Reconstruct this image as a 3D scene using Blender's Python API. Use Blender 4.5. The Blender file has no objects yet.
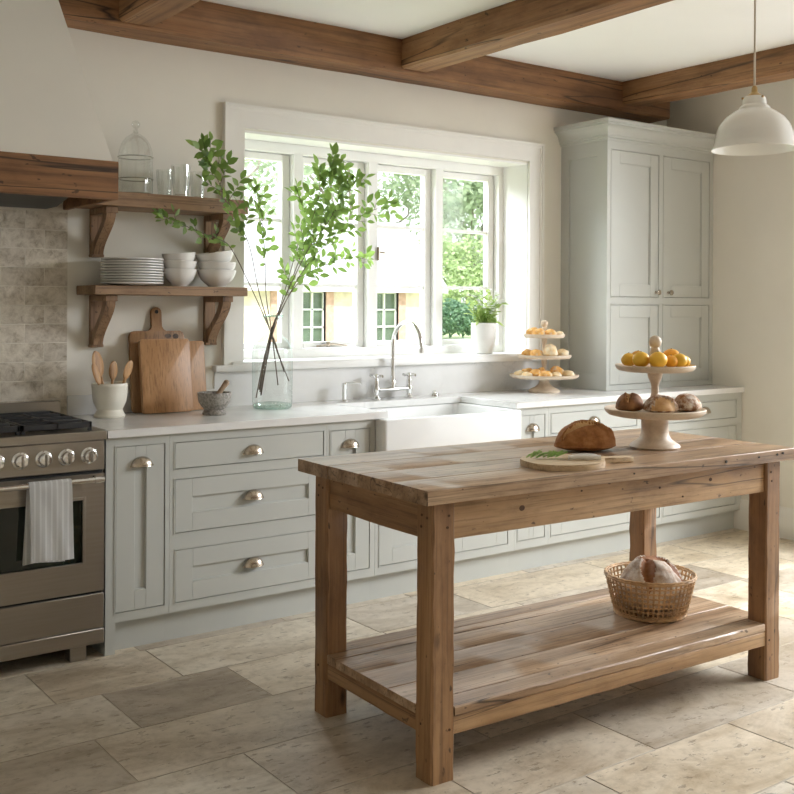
import bpy, bmesh, math, random
from mathutils import Vector, Matrix, noise
PI = math.pi
C = bpy.context.scene.collection
V = Vector
# ------------------------------------------------------------------ materials
class NT:
    def __init__(s, name):
        s.m = bpy.data.materials.new(name); s.m.use_nodes = True
        s.t = s.m.node_tree; s.t.nodes.clear()
        s.out = s.n('ShaderNodeOutputMaterial')
    def n(s, typ, **kw):
        nd = s.t.nodes.new(typ)
        for k, v in kw.items():
            if k.startswith('i_'):
                nd.inputs[k[2:].replace('_', ' ')].default_value = v
            else: setattr(nd, k, v)
        return nd
    def l(s, a, b): s.t.links.new(a, b)
    def ramp(s, fac, stops, interp='LINEAR'):
        r = s.n('ShaderNodeValToRGB'); r.color_ramp.interpolation = interp
        el = r.color_ramp.elements
        while len(el) < len(stops): el.new(.5)
        for e, (p, c) in zip(el, stops):
            e.position = p; e.color = (*c, 1) if len(c) == 3 else c
        s.l(fac, r.inputs[0]); return r.outputs[0]
    def mix(s, fac, a, b, mode='MIX'):
        x = s.n('ShaderNodeMix', data_type='RGBA', blend_type=mode)
        for sock, v in ((x.inputs[0], fac), (x.inputs[6], a), (x.inputs[7], b)):
            if isinstance(v, bpy.types.NodeSocket): s.l(v, sock)
            elif isinstance(v, (int, float)): sock.default_value = v
            else: sock.default_value = (*v, 1)
        return x.outputs[2]
    def math(s, op, a, b=0.0, c=0.0):
        x = s.n('ShaderNodeMath', operation=op)
        for i, v in enumerate((a, b, c)):
            if isinstance(v, bpy.types.NodeSocket): s.l(v, x.inputs[i])
            else: x.inputs[i].default_value = v
        return x.outputs[0]
    def coord(s, scale=(1, 1, 1), island=False, rot=(0, 0, 0)):
        tc = s.n('ShaderNodeTexCoord'); mp = s.n('ShaderNodeMapping')
        mp.inputs['Scale'].default_value = scale; mp.inputs['Rotation'].default_value = rot
        s.l(tc.outputs['Object'], mp.inputs[0]); o = mp.outputs[0]
        if island:
            g = s.n('ShaderNodeNewGeometry'); w = s.n('ShaderNodeVectorMath', operation='SCALE')
            w.inputs[0].default_value = (37, 53, 71); s.l(g.outputs['Random Per Island'], w.inputs['Scale'])
            a = s.n('ShaderNodeVectorMath', operation='ADD'); s.l(o, a.inputs[0]); s.l(w.outputs[0], a.inputs[1]); o = a.outputs[0]
        return o
    def noise(s, vec, scale, detail=4, rough=.55, dist=0):
        x = s.n('ShaderNodeTexNoise', i_Scale=scale, i_Detail=detail, i_Roughness=rough, i_Distortion=dist)
        s.l(vec, x.inputs[0]); return x.outputs[0]
    def bump(s, h, strength=.2, dist=.002):
        b = s.n('ShaderNodeBump', i_Strength=strength, i_Distance=dist); s.l(h, b.inputs['Height']); return b.outputs[0]
    def pbr(s, col, rough=.5, metal=0, normal=None, **kw):
        p = s.n('ShaderNodeBsdfPrincipled')
        for k, v in (('Base Color', col), ('Roughness', rough), ('Metallic', metal), ('Normal', normal)):
            if v is None: continue
            if isinstance(v, bpy.types.NodeSocket): s.l(v, p.inputs[k])
            elif isinstance(v, (int, float)): p.inputs[k].default_value = v
            else: p.inputs[k].default_value = (*v, 1)
        for k, v in kw.items(): p.inputs[k.replace('_', ' ')].default_value = v
        s.l(p.outputs[0], s.out.inputs[0]); return s.m

def m_plain(name, col, rough=.5, metal=0, var=.06, scale=8, bump=0, **kw):
    t = NT(name); v = t.coord(); n = t.noise(v, scale, 5)
    c = t.ramp(n, [(.3, tuple(x*(1-var) for x in col)), (.7, tuple(min(1, x*(1+var)) for x in col))])
    nm = t.bump(t.noise(v, scale*6, 3), bump, .003) if bump else None
    return t.pbr(c, rough, metal, nm, **kw)

def m_wood(name, dark, mid, light, axis=0, rough=.5, knots=.6, freq=1.0, island=True, bump=.35, wear=0.0, crack=.8, streak=.55):
    t = NT(name)
    sc = [9*freq]*3; sc[axis] = .38*freq
    v = t.coord(tuple(sc), island)
    n1 = t.noise(v, 1.6, 6, .55, .3)
    sf = [95*freq]*3; sf[axis] = 2.6*freq
    v2 = t.coord(tuple(sf), island); n2 = t.noise(v2, 1.0, 4, .65, .2)
    c = t.ramp(n1, [(.22, dark), (.47, mid), (.72, light)])
    st = t.ramp(n2, [(.34, (.36, .32, .28)), (.50, (1, 1, 1))])
    c = t.mix(streak, c, st, 'MULTIPLY')
    if knots:
        sk = [7*freq]*3; sk[axis] = 2.6*freq
        vk = t.coord(tuple(sk), island)
        vo = t.n('ShaderNodeTexVoronoi', i_Scale=1.0); t.l(vk, vo.inputs['Vector'])
        k = t.ramp(vo.outputs['Distance'], [(.035, (1, 1, 1)), (.10, (0, 0, 0))])
        gt = t.ramp(t.noise(vk, .35, 1), [(.5, (0, 0, 0)), (.56, (1, 1, 1))])
        kk = t.math('MULTIPLY', k, t.math('MULTIPLY', gt, knots))
        c = t.mix(kk, c, tuple(x*.28 for x in dark))
    if wear:
        w = t.ramp(t.noise(t.coord(), 5.5, 5, .65), [(.42, (0, 0, 0)), (.75, (1, 1, 1))])
        c = t.mix(t.math('MULTIPLY', w, wear), c, tuple(min(1, x*1.35+.03) for x in light))
    if crack:
        sq = [5.5*freq]*3; sq[axis] = .22*freq
        nq = t.noise(t.coord(tuple(sq), island), 1.5, 3, .35, .0)
        ck = t.ramp(nq, [(.4935, (0, 0, 0)), (.498, (1, 1, 1)), (.5015, (1, 1, 1)), (.506, (0, 0, 0))])
        gq = t.ramp(t.noise(t.coord(tuple(x*.8 for x in sq), island), .9, 2), [(.40, (0, 0, 0)), (.50, (1, 1, 1))])
        ckf = t.math('MULTIPLY', t.math('MULTIPLY', ck, gq), crack)
        c = t.mix(ckf, c, tuple(x*.22 for x in dark))
        n1 = t.math('SUBTRACT', n1, ckf)
    if crack:
        mt = t.ramp(t.noise(t.coord(tuple(x*.35 if i == axis else x for i, x in enumerate((7*freq,)*3)), island), 1.3, 6, .7), [(.34, (.62, .56, .50)), (.5, (.95, .94, .93)), (.66, (1.12, 1.11, 1.09))])
        c = t.mix(.85, c, mt, 'MULTIPLY')
        ws = t.ramp(t.noise(t.coord(tuple(x*.5 if i == axis else x for i, x in enumerate((52*freq,)*3)), island), 1.0, 2, .5), [(.69, (0, 0, 0)), (.73, (1, 1, 1))])
        c = t.mix(t.math('MULTIPLY', ws, .75), c, tuple(x*.25 for x in dark))
    g = t.n('ShaderNodeNewGeometry')
    tint = t.ramp(g.outputs['Random Per Island'], [(0, (.86, .85, .84)), (1, (1.0, 1.0, 1.0))])
    c = t.mix(1.0, c, tint, 'MULTIPLY')
    return t.pbr(c, rough, 0, t.bump(t.math('ADD', t.math('MULTIPLY', n1, .3), n2), bump, .002))

def m_glass(name, tint=(.96, .98, .97), edge=.6, base=.05, gcol=(1, 1, 1), dk=.62):
    t = NT(name)
    lw = t.n('ShaderNodeLayerWeight', i_Blend=.35)
    tr = t.n('ShaderNodeBsdfTransparent'); t.l(t.ramp(lw.outputs['Facing'], [(.0, tint), (.62, tuple(x*.97 for x in tint)), (.86, tuple(x*dk for x in tint)), (1, tuple(x*dk*.8 for x in tint))]), tr.inputs[0])
    gl = t.n('ShaderNodeBsdfGlossy', i_Roughness=.03); gl.inputs[0].default_value = (*gcol, 1)
    f = t.math('ADD', t.math('MULTIPLY', t.math('POWER', lw.outputs['Facing'], 2.0), edge), base)
    mx = t.n('ShaderNodeMixShader'); t.l(f, mx.inputs[0]); t.l(tr.outputs[0], mx.inputs[1]); t.l(gl.outputs[0], mx.inputs[2])
    t.l(mx.outputs[0], t.out.inputs[0]); return t.m

M = {}
def mats():
    M['wall'] = m_plain('plaster_warm', (.77, .742, .672), .9, var=.03, scale=2, bump=.05)
    M['ceiling'] = m_plain('ceiling_white', (.89, .89, .885), .9, var=.015, scale=2)
    M['hoodplaster'] = m_plain('hood_plaster', (.80, .772, .705), .9, var=.025, scale=2)
    M['white'] = m_plain('white_gloss_paint', (.86, .855, .84), .4, var=.01)
    M['trim'] = m_plain('trim_paint', (.80, .785, .745), .45, var=.015)
    M['sage'] = m_plain('sage_paint', (.485, .495, .465), .42, var=.025, scale=3)
    M['sagedark'] = m_plain('cabinet_gap', (.10, .10, .09), .8)
    M['porcelain'] = m_plain('porcelain', (.79, .79, .78), .12, var=.01)
    M['ceramic'] = m_plain('white_ceramic', (.82, .81, .79), .25, var=.02)
    M['cream'] = m_plain('cream_crock', (.80, .77, .68), .3, var=.03)
    M['shade'] = m_plain('shade_glaze', (.84, .84, .81), .18, var=.01)
    M['chrome'] = m_plain('chrome', (.80, .80, .80), .1, 1, var=.01)
    M['nickel'] = m_plain('aged_nickel', (.52, .45, .37), .24, 1, var=.08, scale=30)
    M['brass'] = m_plain('brass', (.42, .29, .13), .35, 1, var=.1, scale=30)
    M['black'] = m_plain('cast_iron', (.02, .02, .022), .5, var=.2, scale=40)
    M['knotwood'] = m_plain('dark_knot', (.075, .035, .016), .8, var=.4, scale=60)
    M['tilegrout'] = m_plain('tile_grout', (.70, .66, .58), .9, var=.1, scale=20)
    M['dark'] = m_plain('dark_void', (.012, .012, .012), .7)
    M['darksteel'] = m_plain('hood_steel', (.05, .055, .06), .45, .6)
    M['ovenglass'] = m_plain('oven_glass', (.012, .018, .012), .06, 0, var=.2, scale=2)
    M['cord'] = m_plain('cloth_cord', (.62, .56, .47), .8)
    M['bulb'] = m_plain('bulb_glass', (.85, .85, .82), .1)
    # stainless
    t = NT('brushed_steel'); v = t.coord((3, 90, 90)); n = t.noise(v, 1, 3)
    M['steel'] = t.pbr(t.ramp(n, [(.3, (.33, .295, .255)), (.7, (.36, .325, .285))]), .36, 1, t.bump(n, .08, .001))
    # marble worktop
    t = NT('marble_quartz'); v = t.coord(); w = t.noise(v, 2.2, 7, .6, 1.2)
    r = t.ramp(w, [(.462, (0, 0, 0)), (.492, (1, 1, 1)), (.52, (0, 0, 0))])
    r2 = t.ramp(t.noise(v, 1.1, 2), [(.45, (0, 0, 0)), (.62, (1, 1, 1))])
    base = t.ramp(t.noise(v, 6, 4), [(.3, (.70, .695, .68)), (.7, (.76, .755, .745))])
    M['marble'] = t.pbr(t.mix(t.math('MULTIPLY', t.math('MULTIPLY', r, r2), .45), base, (.50, .49, .47)), .22)
    # travertine floor slabs
    t = NT('limestone_slab'); v = t.coord(island=True); g = t.n('ShaderNodeNewGeometry')
    n1 = t.noise(t.coord((1.3, 3.2, 3.2), True), 1.6, 9, .68, .8); n2 = t.noise(v, 22, 6, .7)
    c = t.ramp(g.outputs['Random Per Island'], [(0, (.66, .56, .41)), (.3, (.58, .51, .42)), (.5, (.64, .55, .42)), (.62, (.67, .61, .51)), (.82, (.41, .35, .28)), (1, (.67, .615, .53))])
    mot = t.ramp(n1, [(.25, (.50, .43, .34)), (.44, (.84, .80, .74)), (.54, (1.0, .99, .97)), (.72, (1.2, 1.2, 1.2))])
    c = t.mix(1, c, mot, 'MULTIPLY')
    pit0 = t.noise(t.coord((11, 26, 26), True), 1.6, 4, .6)
    pit = t.ramp(pit0, [(.61, (0, 0, 0)), (.65, (1, 1, 1))])
    c = t.mix(t.math('MULTIPLY', pit, .62), c, (.22, .17, .11))
    c = t.mix(.6, c, t.ramp(n2, [(.32, (.66, .63, .58)), (.5, (1, 1, 1)), (.7, (1.12, 1.12, 1.12))]), 'MULTIPLY')
    h = t.math('SUBTRACT', t.math('ADD', t.math('MULTIPLY', n2, .4), n1), pit)
    M['slab'] = t.pbr(c, t.ramp(n1, [(.3, (.30,)*3), (.7, (.48,)*3)]), 0, t.bump(h, .35, .004))
    M['grout'] = m_plain('grout', (.46, .405, .33), .9, var=.1, scale=20)
    # wall tile
    t = NT('travertine_tile'); v = t.coord(island=True); g = t.n('ShaderNodeNewGeometry')
    n1 = t.noise(v, 20, 8, .75, .4)
    c = t.ramp(g.outputs['Random Per Island'], [(0, (.68, .63, .54)), (.35, (.60, .55, .47)), (.7, (.72, .67, .59)), (1, (.50, .45, .38))])
    c = t.mix(1, c, t.ramp(n1, [(.32, (.48, .44, .38)), (.45, (.84, .81, .77)), (.53, (1.0, .99, .97)), (.68, (1.2, 1.2, 1.2))]), 'MULTIPLY')
    M['tile'] = t.pbr(c, .6, 0, t.bump(n1, .5, .004))
    # wood kinds
    M['oldwood'] = m_wood('reclaimed_pine', (.22, .11, .045), (.42, .25, .12), (.60, .40, .225), 0, .48, .9, wear=.04)
    M['oldwood_y'] = m_wood('reclaimed_pine_cross', (.15, .068, .026), (.28, .145, .062), (.42, .245, .118), 1, .48, .9, wear=.1)
    M['oldwood_z'] = m_wood('reclaimed_pine_upright', (.15, .068, .026), (.29, .15, .063), (.44, .26, .128), 2, .5, .9, wear=.1)
    M['topwood'] = m_wood('worn_table_top', (.22, .12, .06), (.40, .26, .155), (.58, .42, .285), 0, .36, .9, wear=0, crack=1, streak=.7, bump=.22)
    M['beamx'] = m_wood('oak_beam_long', (.13, .055, .02), (.27, .13, .052), (.40, .215, .098), 0, .6, .9, .8, crack=1)
    M['beamy'] = m_wood('oak_beam_cross', (.14, .06, .022), (.30, .15, .062), (.43, .245, .118), 1, .6, .9, .8, crack=1)
    M['shelfwood'] = m_wood('oak_shelf', (.17, .095, .05), (.31, .19, .105), (.40, .26, .155), 0, .55, .5)
    M['brackwood'] = m_wood('oak_bracket', (.17, .09, .045), (.30, .18, .10), (.38, .245, .145), 2, .55, .4)
    M['boardwood'] = m_wood('chopping_board', (.27, .13, .05), (.42, .22, .095), (.54, .31, .15), 2, .42, .3, 1.2, True, .1, crack=0)
    M['boarddark'] = m_wood('chopping_board_dark', (.19, .095, .04), (.32, .17, .075), (.40, .23, .11), 2, .45, .5, 1.2, True, .1, crack=0)
    M['spoon'] = m_wood('spoon_wood', (.34, .17, .07), (.50, .28, .12), (.60, .37, .18), 2, .5, 0, 2, True, .05, crack=0)
    M['palewood'] = m_wood('pale_turned_wood', (.54, .43, .31), (.70, .58, .45), (.80, .69, .56), 0, .5, 0, 1.4, True, .1, crack=0, streak=.12)
    M['paleboard'] = m_wood('pale_board', (.50, .35, .20), (.66, .50, .32), (.76, .61, .43), 0, .5, 0, 1.4, True, .08, crack=0)
    M['granite'] = m_plain('granite', (.30, .28, .25), .6, var=.5, scale=90, bump=.3)
    M['pestle'] = m_wood('pestle_wood', (.18, .11, .06), (.30, .2, .12), (.4, .28, .18), 2, .5, 0, 2, crack=0)
    # glass
    M['pane'] = m_glass('window_pane', (.97, .985, .98), .06, .0015, dk=1)
    M['vase'] = m_glass('vase_glass', (.95, .97, .96), .65, .05, (.90, .98, .95), dk=.5)
    M['clear'] = m_glass('clear_glass', (.95, .96, .95), .75, .07)
    M['clearring'] = m_glass('clear_glass_rib', (.72, .74, .70), .7, .10)
    M['thickglass'] = m_glass('thick_green_glass', (.86, .94, .90), .5, .14, (.92, 1, .96))
    # plants
    M['leaf'] = leafmat('leaf_green', (.055, .115, .025), (.24, .36, .09), .42)
    M['leaf2'] = leafmat('herb_leaf', (.20, .36, .07), (.50, .66, .24), .4)
    M['treeleaf'] = leafmat('tree_leaf', (.26, .36, .20), (.50, .58, .40), .3)
    M['bushleaf'] = leafmat('bush_leaf', (.34, .46, .18), (.62, .72, .42), .3)
    M['darkleaf'] = leafmat('dark_bush_leaf', (.08, .17, .10), (.24, .36, .22), .3)
    M['petal'] = m_plain('petal', (.88, .88, .86), .6)
    M['twig'] = m_plain('twig', (.13, .09, .065), .7, var=.4, scale=40)
    M['bark'] = m_plain('bark', (.30, .26, .22), .9, var=.3, scale=10)
    # exterior
    M['lawn'] = m_plain('lawn', (.60, .64, .36), .9, var=.25, scale=3)
    M['stone'] = m_plain('cottage_stone', (.70, .62, .50), .9, var=.2, scale=5, bump=.5)
    M['slate'] = m_plain('pale_roof', (.66, .65, .66), .8, var=.1, scale=6, bump=.5)
    M['brickred'] = m_plain('brick_red', (.58, .38, .30), .9, var=.2, scale=14)
    M['cotglass'] = m_plain('cottage_glass', (.10, .14, .09), .15, var=.5, scale=2)
    M['soil'] = m_plain('soil', (.06, .04, .025), .9)
    # bread
    def bread(name, lo, mid, hi, flour=0.0, fs=14):
        t = NT(name); v = t.coord(); n = t.noise(v, 18, 5, .6)
        c = t.ramp(n, [(.3, lo), (.5, mid), (.72, hi)])
        if flour:
            f = t.ramp(t.noise(v, fs, 7, .7), [(.5-.25*flour, (0, 0, 0)), (.62, (1, 1, 1))])
            c = t.mix(t.math('MULTIPLY', f, .75), c, (.78, .72, .62))
        M[name] = t.pbr(c, .75, 0, t.bump(t.noise(v, 45, 5), .6, .004))
    bread('crust', (.19, .065, .018), (.36, .145, .04), (.52, .26, .10), 0, 60)
    bread('crustcut', (.46, .24, .09), (.60, .36, .16), (.70, .48, .25))
    bread('floured', (.15, .06, .025), (.28, .14, .06), (.42, .25, .12), .8, 16)
    bread('rustic', (.12, .045, .015), (.27, .115, .038), (.42, .215, .08), 0, 22)
    bread('rusticcut', (.16, .055, .02), (.27, .11, .04), (.40, .19, .08))
    bread('seeded', (.13, .05, .02), (.33, .14, .045), (.55, .33, .15), .22, 34)
    bread('bun', (.58, .25, .05), (.78, .45, .13), (.85, .60, .27), .1, 30)
    bread('bunpale', (.68, .44, .19), (.84, .66, .38), (.88, .76, .55), .3, 30)
    M['orange'] = m_plain('orange_skin', (.90, .42, .03), .4, var=.1, scale=10, bump=.2)
    M['lemon'] = m_plain('yellow_skin', (.92, .54, .05), .4, var=.08, scale=10, bump=.2)
    M['wicker'] = m_plain('wicker', (.52, .33, .17), .6, var=.35, scale=25, bump=.2)
    M['herb'] = leafmat('rosemary', (.14, .34, .05), (.40, .60, .18), .4)
    M['knife'] = m_plain('knife_steel', (.75, .75, .75), .2, 1)
    M['bone'] = m_plain('pale_handle', (.80, .78, .74), .4)
    # towel: woven stripes
    t = NT('striped_linen'); tc = t.n('ShaderNodeTexCoord'); sp = t.n('ShaderNodeSeparateXYZ'); t.l(tc.outputs['Object'], sp.inputs[0])
    s_ = t.math('SINE', t.math('MULTIPLY', sp.outputs[0], 2*PI/.0215))
    c = t.ramp(s_, [(.40, (.78, .77, .75)), (.70, (.95, .945, .93))])
    # ramp clamps -1..0 to the first colour
    n = t.noise(t.coord((200, 200, 200)), 1, 2)
    M['linen'] = t.pbr(c, .95, 0, t.bump(n, .5, .001))

def leafmat(name, a, b, trans):
    t = NT(name); g = t.n('ShaderNodeNewGeometry')
    c = t.ramp(g.outputs['Random Per Island'], [(0, a), (1, b)])
    d = t.n('ShaderNodeBsdfPrincipled', i_Roughness=.45); t.l(c, d.inputs['Base Color'])
    tr = t.n('ShaderNodeBsdfTranslucent'); t.l(t.mix(.5, c, tuple(min(1, x*2.2) for x in b)), tr.inputs[0])
    mx = t.n('ShaderNodeMixShader'); mx.inputs[0].default_value = trans
    t.l(d.outputs[0], mx.inputs[1]); t.l(tr.outputs[0], mx.inputs[2]); t.l(mx.outputs[0], t.out.inputs[0]); return t.m
mats()

# ------------------------------------------------------------------ mesh tools
class MB:
    def __init__(s): s.b = bmesh.new(); s.mi = 0
    def face(s, vs, smooth=False):
        try: f = s.b.faces.new(vs)
        except ValueError: return None
        f.smooth = smooth; f.material_index = s.mi; return f
    def v(s, p): return s.b.verts.new(p)
    def box(s, x0, x1, y0, y1, z0, z1, bev=0, seg=1, mat=None):
        if x1 < x0: x0, x1 = x1, x0
        if y1 < y0: y0, y1 = y1, y0
        if z1 < z0: z0, z1 = z1, z0
        P = [(x, y, z) for z in (z0, z1) for y in (y0, y1) for x in (x0, x1)]
        if mat is not None: P = [mat @ V(p) for p in P]
        vs = [s.v(p) for p in P]
        fs = [s.face([vs[i] for i in q]) for q in ((0, 2, 3, 1), (4, 5, 7, 6), (0, 1, 5, 4), (2, 6, 7, 3), (0, 4, 6, 2), (1, 3, 7, 5))]
        if bev:
            es = list({e for f in fs for e in f.edges})
            r = bmesh.ops.bevel(s.b, geom=es, offset=bev, segments=seg, profile=.5, affect='EDGES', clamp_overlap=True)
            if seg > 1:
                for f in r['faces']: f.smooth = True
        return s
    def lathe(s, prof, c=(0, 0, 0), seg=32, axis=None, arc=2*PI, smooth=True, sx=1, sy=1):
        M_ = axis if axis is not None else Matrix.Identity(3)
        c = V(c); rings = []
        for r, z in prof:
            if r <= 1e-6: rings.append([s.v(c + M_ @ V((0, 0, z)))])
            else: rings.append([s.v(c + M_ @ V((sx*r*math.cos(arc*i/seg), sy*r*math.sin(arc*i/seg), z))) for i in range(seg)])
        for a, b in zip(rings, rings[1:]):
            for i in range(seg):
                j = (i+1) % seg
                if len(a) == 1 and len(b) == 1: continue
                if len(a) == 1: s.face([a[0], b[j], b[i]][::-1], smooth)
                elif len(b) == 1: s.face([a[i], a[j], b[0]], smooth)
                else: s.face([a[i], a[j], b[j], b[i]], smooth)
        return s
    def tube(s, pts, r, seg=8, caps=True):
        pts = [V(p) for p in pts]; n = len(pts); rr = r if isinstance(r, (list, tuple)) else [r]*n
        t0 = (pts[1]-pts[0]).normalized(); u = t0.orthogonal().normalized(); rings = []
        for i, p in enumerate(pts):
            t = (pts[min(i+1, n-1)]-pts[max(i-1, 0)]).normalized()
            u = (u - t*u.dot(t)); u = u.normalized() if u.length > 1e-6 else t.orthogonal().normalized()
            w = t.cross(u)
            rings.append([s.v(p + (u*math.cos(2*PI*k/seg)+w*math.sin(2*PI*k/seg))*rr[i]) for k in range(seg)])
        for a, b in zip(rings, rings[1:]):
            for i in range(seg): s.face([a[i], a[(i+1) % seg], b[(i+1) % seg], b[i]], True)
        if caps: s.face(rings[0][::-1]); s.face(rings[-1])
        return s
    def prism(s, pts, axis, a, b, bev=0, smooth=False):
        """2-D outline (u,v) extruded along axis between a and b. axis x: (y,z); y: (x,z); z: (x,y)"""
        def mk(u, v, w): return {0: (w, u, v), 1: (u, w, v), 2: (u, v, w)}[axis]
        A = [s.v(mk(u, v, a)) for u, v in pts]; B = [s.v(mk(u, v, b)) for u, v in pts]
        fs = [s.face(A), s.face(B[::-1])]
        n = len(pts)
        for i in range(n): fs.append(s.face([A[i], B[i], B[(i+1) % n], A[(i+1) % n]], smooth))
        if bev:
            es = [e for f in fs[:2] for e in f.edges]
            bmesh.ops.bevel(s.b, geom=es, offset=bev, segments=2, profile=.5, affect='EDGES', clamp_overlap=True)
        return s
    def loops(s, rows, close=False, smooth=True):
        R = [[s.v(p) for p in r] for r in rows]
        for a, b in zip(R, R[1:]):
            n = len(a)
            for i in range(n if close else n-1):
                s.face([a[i], a[(i+1) % n], b[(i+1) % n], b[i]], smooth)
        return R

ORG = {}
def obj(name, mb, mat, parent=None, origin=None, **props):
    b = mb.b; bmesh.ops.recalc_face_normals(b, faces=b.faces)
    if parent is not None: o0 = ORG[parent]
    else:
        if origin is None:
            xs = [v.co for v in b.verts]
            origin = ((min(p.x for p in xs)+max(p.x for p in xs))/2, (min(p.y for p in xs)+max(p.y for p in xs))/2, min(p.z for p in xs))
        o0 = V(origin)
    for v in b.verts: v.co -= o0
    me = bpy.data.meshes.new(name); b.to_mesh(me); b.free()
    for m in (mat if isinstance(mat, (list, tuple)) else [mat]): me.materials.append(M[m])
    try: me.set_sharp_from_angle(angle=math.radians(38))
    except Exception: pass
    o = bpy.data.objects.new(name, me); C.objects.link(o)
    if parent is not None: o.parent = parent
    else: o.location = o0
    ORG[o] = o0
    for k, v in props.items(): o[k] = v
    return o
def tag(o, label, cat, group=None):
    o['label'] = label; o['category'] = cat
    if group: o['group'] = group
    return o
def thing(name, label, cat, loc=(0, 0, 0), rotz=0, group=None, local=False):
    o = bpy.data.objects.new(name, None); C.objects.link(o); o.empty_display_size = .05
    o.location = loc; o.rotation_euler = (0, 0, rotz); tag(o, label, cat, group)
    ORG[o] = V((0, 0, 0)) if local else V(loc)
    return o
def struct(name, mb, mat): return obj(name, mb, mat, kind='structure')
def dup(root, loc, rotz=0, label=None, scale=None):
    r = root.copy(); C.objects.link(r); r.location = loc; r.rotation_euler = (0, 0, rotz); ORG[r] = V(loc)
    if label: r['label'] = label
    if scale: r.scale = (scale,)*3 if isinstance(scale, (int, float)) else scale
    for ch in list(root.children):
        c = ch.copy(); C.objects.link(c); c.parent = r
        for g in ch.children:
            d = g.copy(); C.objects.link(d); d.parent = c
    return r
ORD = ['topmost', 'second from the top', 'third from the top', 'fourth from the top', 'fifth from the top', 'sixth from the top', 'seventh from the top', 'eighth from the top', 'ninth from the top', 'lowest']

# ------------------------------------------------------------------ setting
XR, YW, ZC = 5.79, 4.74, 2.88
XL, YF = -1.3, -2.2
WX0, WX1, WZ0, WZ1 = 2.43, 4.485, 1.12, 2.32      # window opening
# floor: limestone slabs in courses of .375 m
rnd = random.Random(5)
fl = MB(); fl.box(XL, XR, YF, YW, -.05, -.0018)
fl.mi = 1
course = {4.10: [.5, 1.23, 1.72, 2.65, 3.3, 4.3, 5.05], 3.725: [.75, 1.395, 1.90, 2.66, 3.45, 4.1, 4.75, 5.3],
          3.35: [.45, 1.23, 2.45, 3.2, 3.9, 4.7, 5.35], 2.975: [.8, 1.58, 2.3, 3.05, 3.8, 4.3, 5.0], 2.60: [.3, 1.1, 2.0, 2.68, 3.5, 4.2, 5.2],
          2.225: [.6, 1.5, 2.35, 3.05, 3.85, 4.6]}
Y = 4.10
rows = []
while Y > YF:
    rows.append((Y, course.get(round(Y, 3)))); Y -= .375
rows.insert(0, (4.475, [.9, 1.7, 2.4, 3.1, 3.9, 4.7]))
for yt, js in rows:
    # joints listed belong to the course just below yt
    if js is None:
        js = []; x = XL + rnd.uniform(.2, .8)
        while x < XR-.3: js.append(x); x += rnd.uniform(.5, .95)
    else:
        x = js[0]
        while x > XL+.4: x -= rnd.uniform(.5, .9); js = [x]+js
    e = [XL]+js+[XR]
    for a, b in zip(e, e[1:]):
        y0 = max(yt-.375, YF)
        g = .0022
        if b-a > .05: fl.box(a+g, b-g, y0+g, yt-g, -.02, 0, bev=.0012)
struct('floor', fl, ['grout', 'slab'])
# back wall with window hole
w = MB()
for a in ((XL-.25, WX0, 0, ZC), (WX1, XR+.25, 0, ZC), (WX0, WX1, 0, WZ0), (WX0, WX1, WZ1, ZC)): w.box(a[0], a[1], YW, YW+.32, a[2], a[3])
struct('wall_back', w, 'wall')
w = MB(); D0, D1, DZ = .25, 3.05, 2.60            # glazed garden doors in the right wall, nearer than the frame
w.box(XR, XR+.25, D1, YW, 0, ZC); w.box(XR, XR+.25, YF, D0, 0, ZC); w.box(XR, XR+.25, D0, D1, DZ, ZC)
struct('wall_right', w, 'wall')
w = MB(); w.box(XL-.25, XL, YF-.25, YW, 0, ZC); struct('wall_left', w, 'wall')
w = MB(); w.box(XL, XR+.25, YF-.25, YF, 0, ZC)
struct('wall_front', w, 'wall')
w = MB(); w.box(XL-.25, XR+.25, YF-.25, YW+.32, ZC, ZC+.12); struct('ceiling', w, 'ceiling')
# garden doors and rear window frames (off to the side of the photo; daylight comes through them)
w = MB()
for y in (D0, D0+.91, D0+1.84, D1-.08): w.box(XR+.06, XR+.12, y, y+.08, 0, DZ)
w.box(XR+.06, XR+.12, D0, D1, DZ-.08, DZ); w.box(XR+.06, XR+.12, D0, D1, 0, .16)
struct('door_1', w, 'white')
# beams
def rough_beam(name, x0, x1, y0, y1, z0, z1, axis, mat, seed):
    mb = MB(); n = 26; r = random.Random(seed)
    a0, a1 = (x0, x1) if axis == 0 else (y0, y1)
    rows = []
    for i in range(n+1):
        t = a0+(a1-a0)*i/n
        j = lambda s: .006*noise.noise(V((t*2.3, s*7.1, seed)))+.003*noise.noise(V((t*9, s*3.3, seed+5)))
        ch = .012+.008*noise.noise(V((t*3.1, 8.8, seed)))
        if axis == 0: cs = [(y0+j(1), z1), (y0+j(2), z0+ch), (y0+ch, z0+j(3)), (y1-.002, z0+j(4)), (y1-.002, z1)]; rows.append([(t, a, b) for a, b in cs])
        else: cs = [(x0+j(1), z1), (x0+j(2), z0+ch), (x0+ch, z0+j(3)), (x1-ch, z0+j(4)), (x1+j(5), z0+ch), (x1+j(6), z1)]; rows.append([(a, t, b) for a, b in cs])
    R = mb.loops(rows, True, False)
    mb.face(R[0]); mb.face(R[-1][::-1])
    return struct(name, mb, mat)
rough_beam('beam', XL, 5.60, 4.56, 4.74, 2.692, 2.879, 0, 'beamx', 1)
rough_beam('beam', 1.775, 1.945, YF, 4.562, 2.715, 2.879, 1, 'beamy', 2)
rough_beam('beam', 3.365, 3.545, YF, 4.562, 2.722, 2.879, 1, 'beamy', 3)
rough_beam('beam', 5.135, 5.33, YF, 4.562, 2.735, 2.879, 1, 'beamy', 4)
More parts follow.
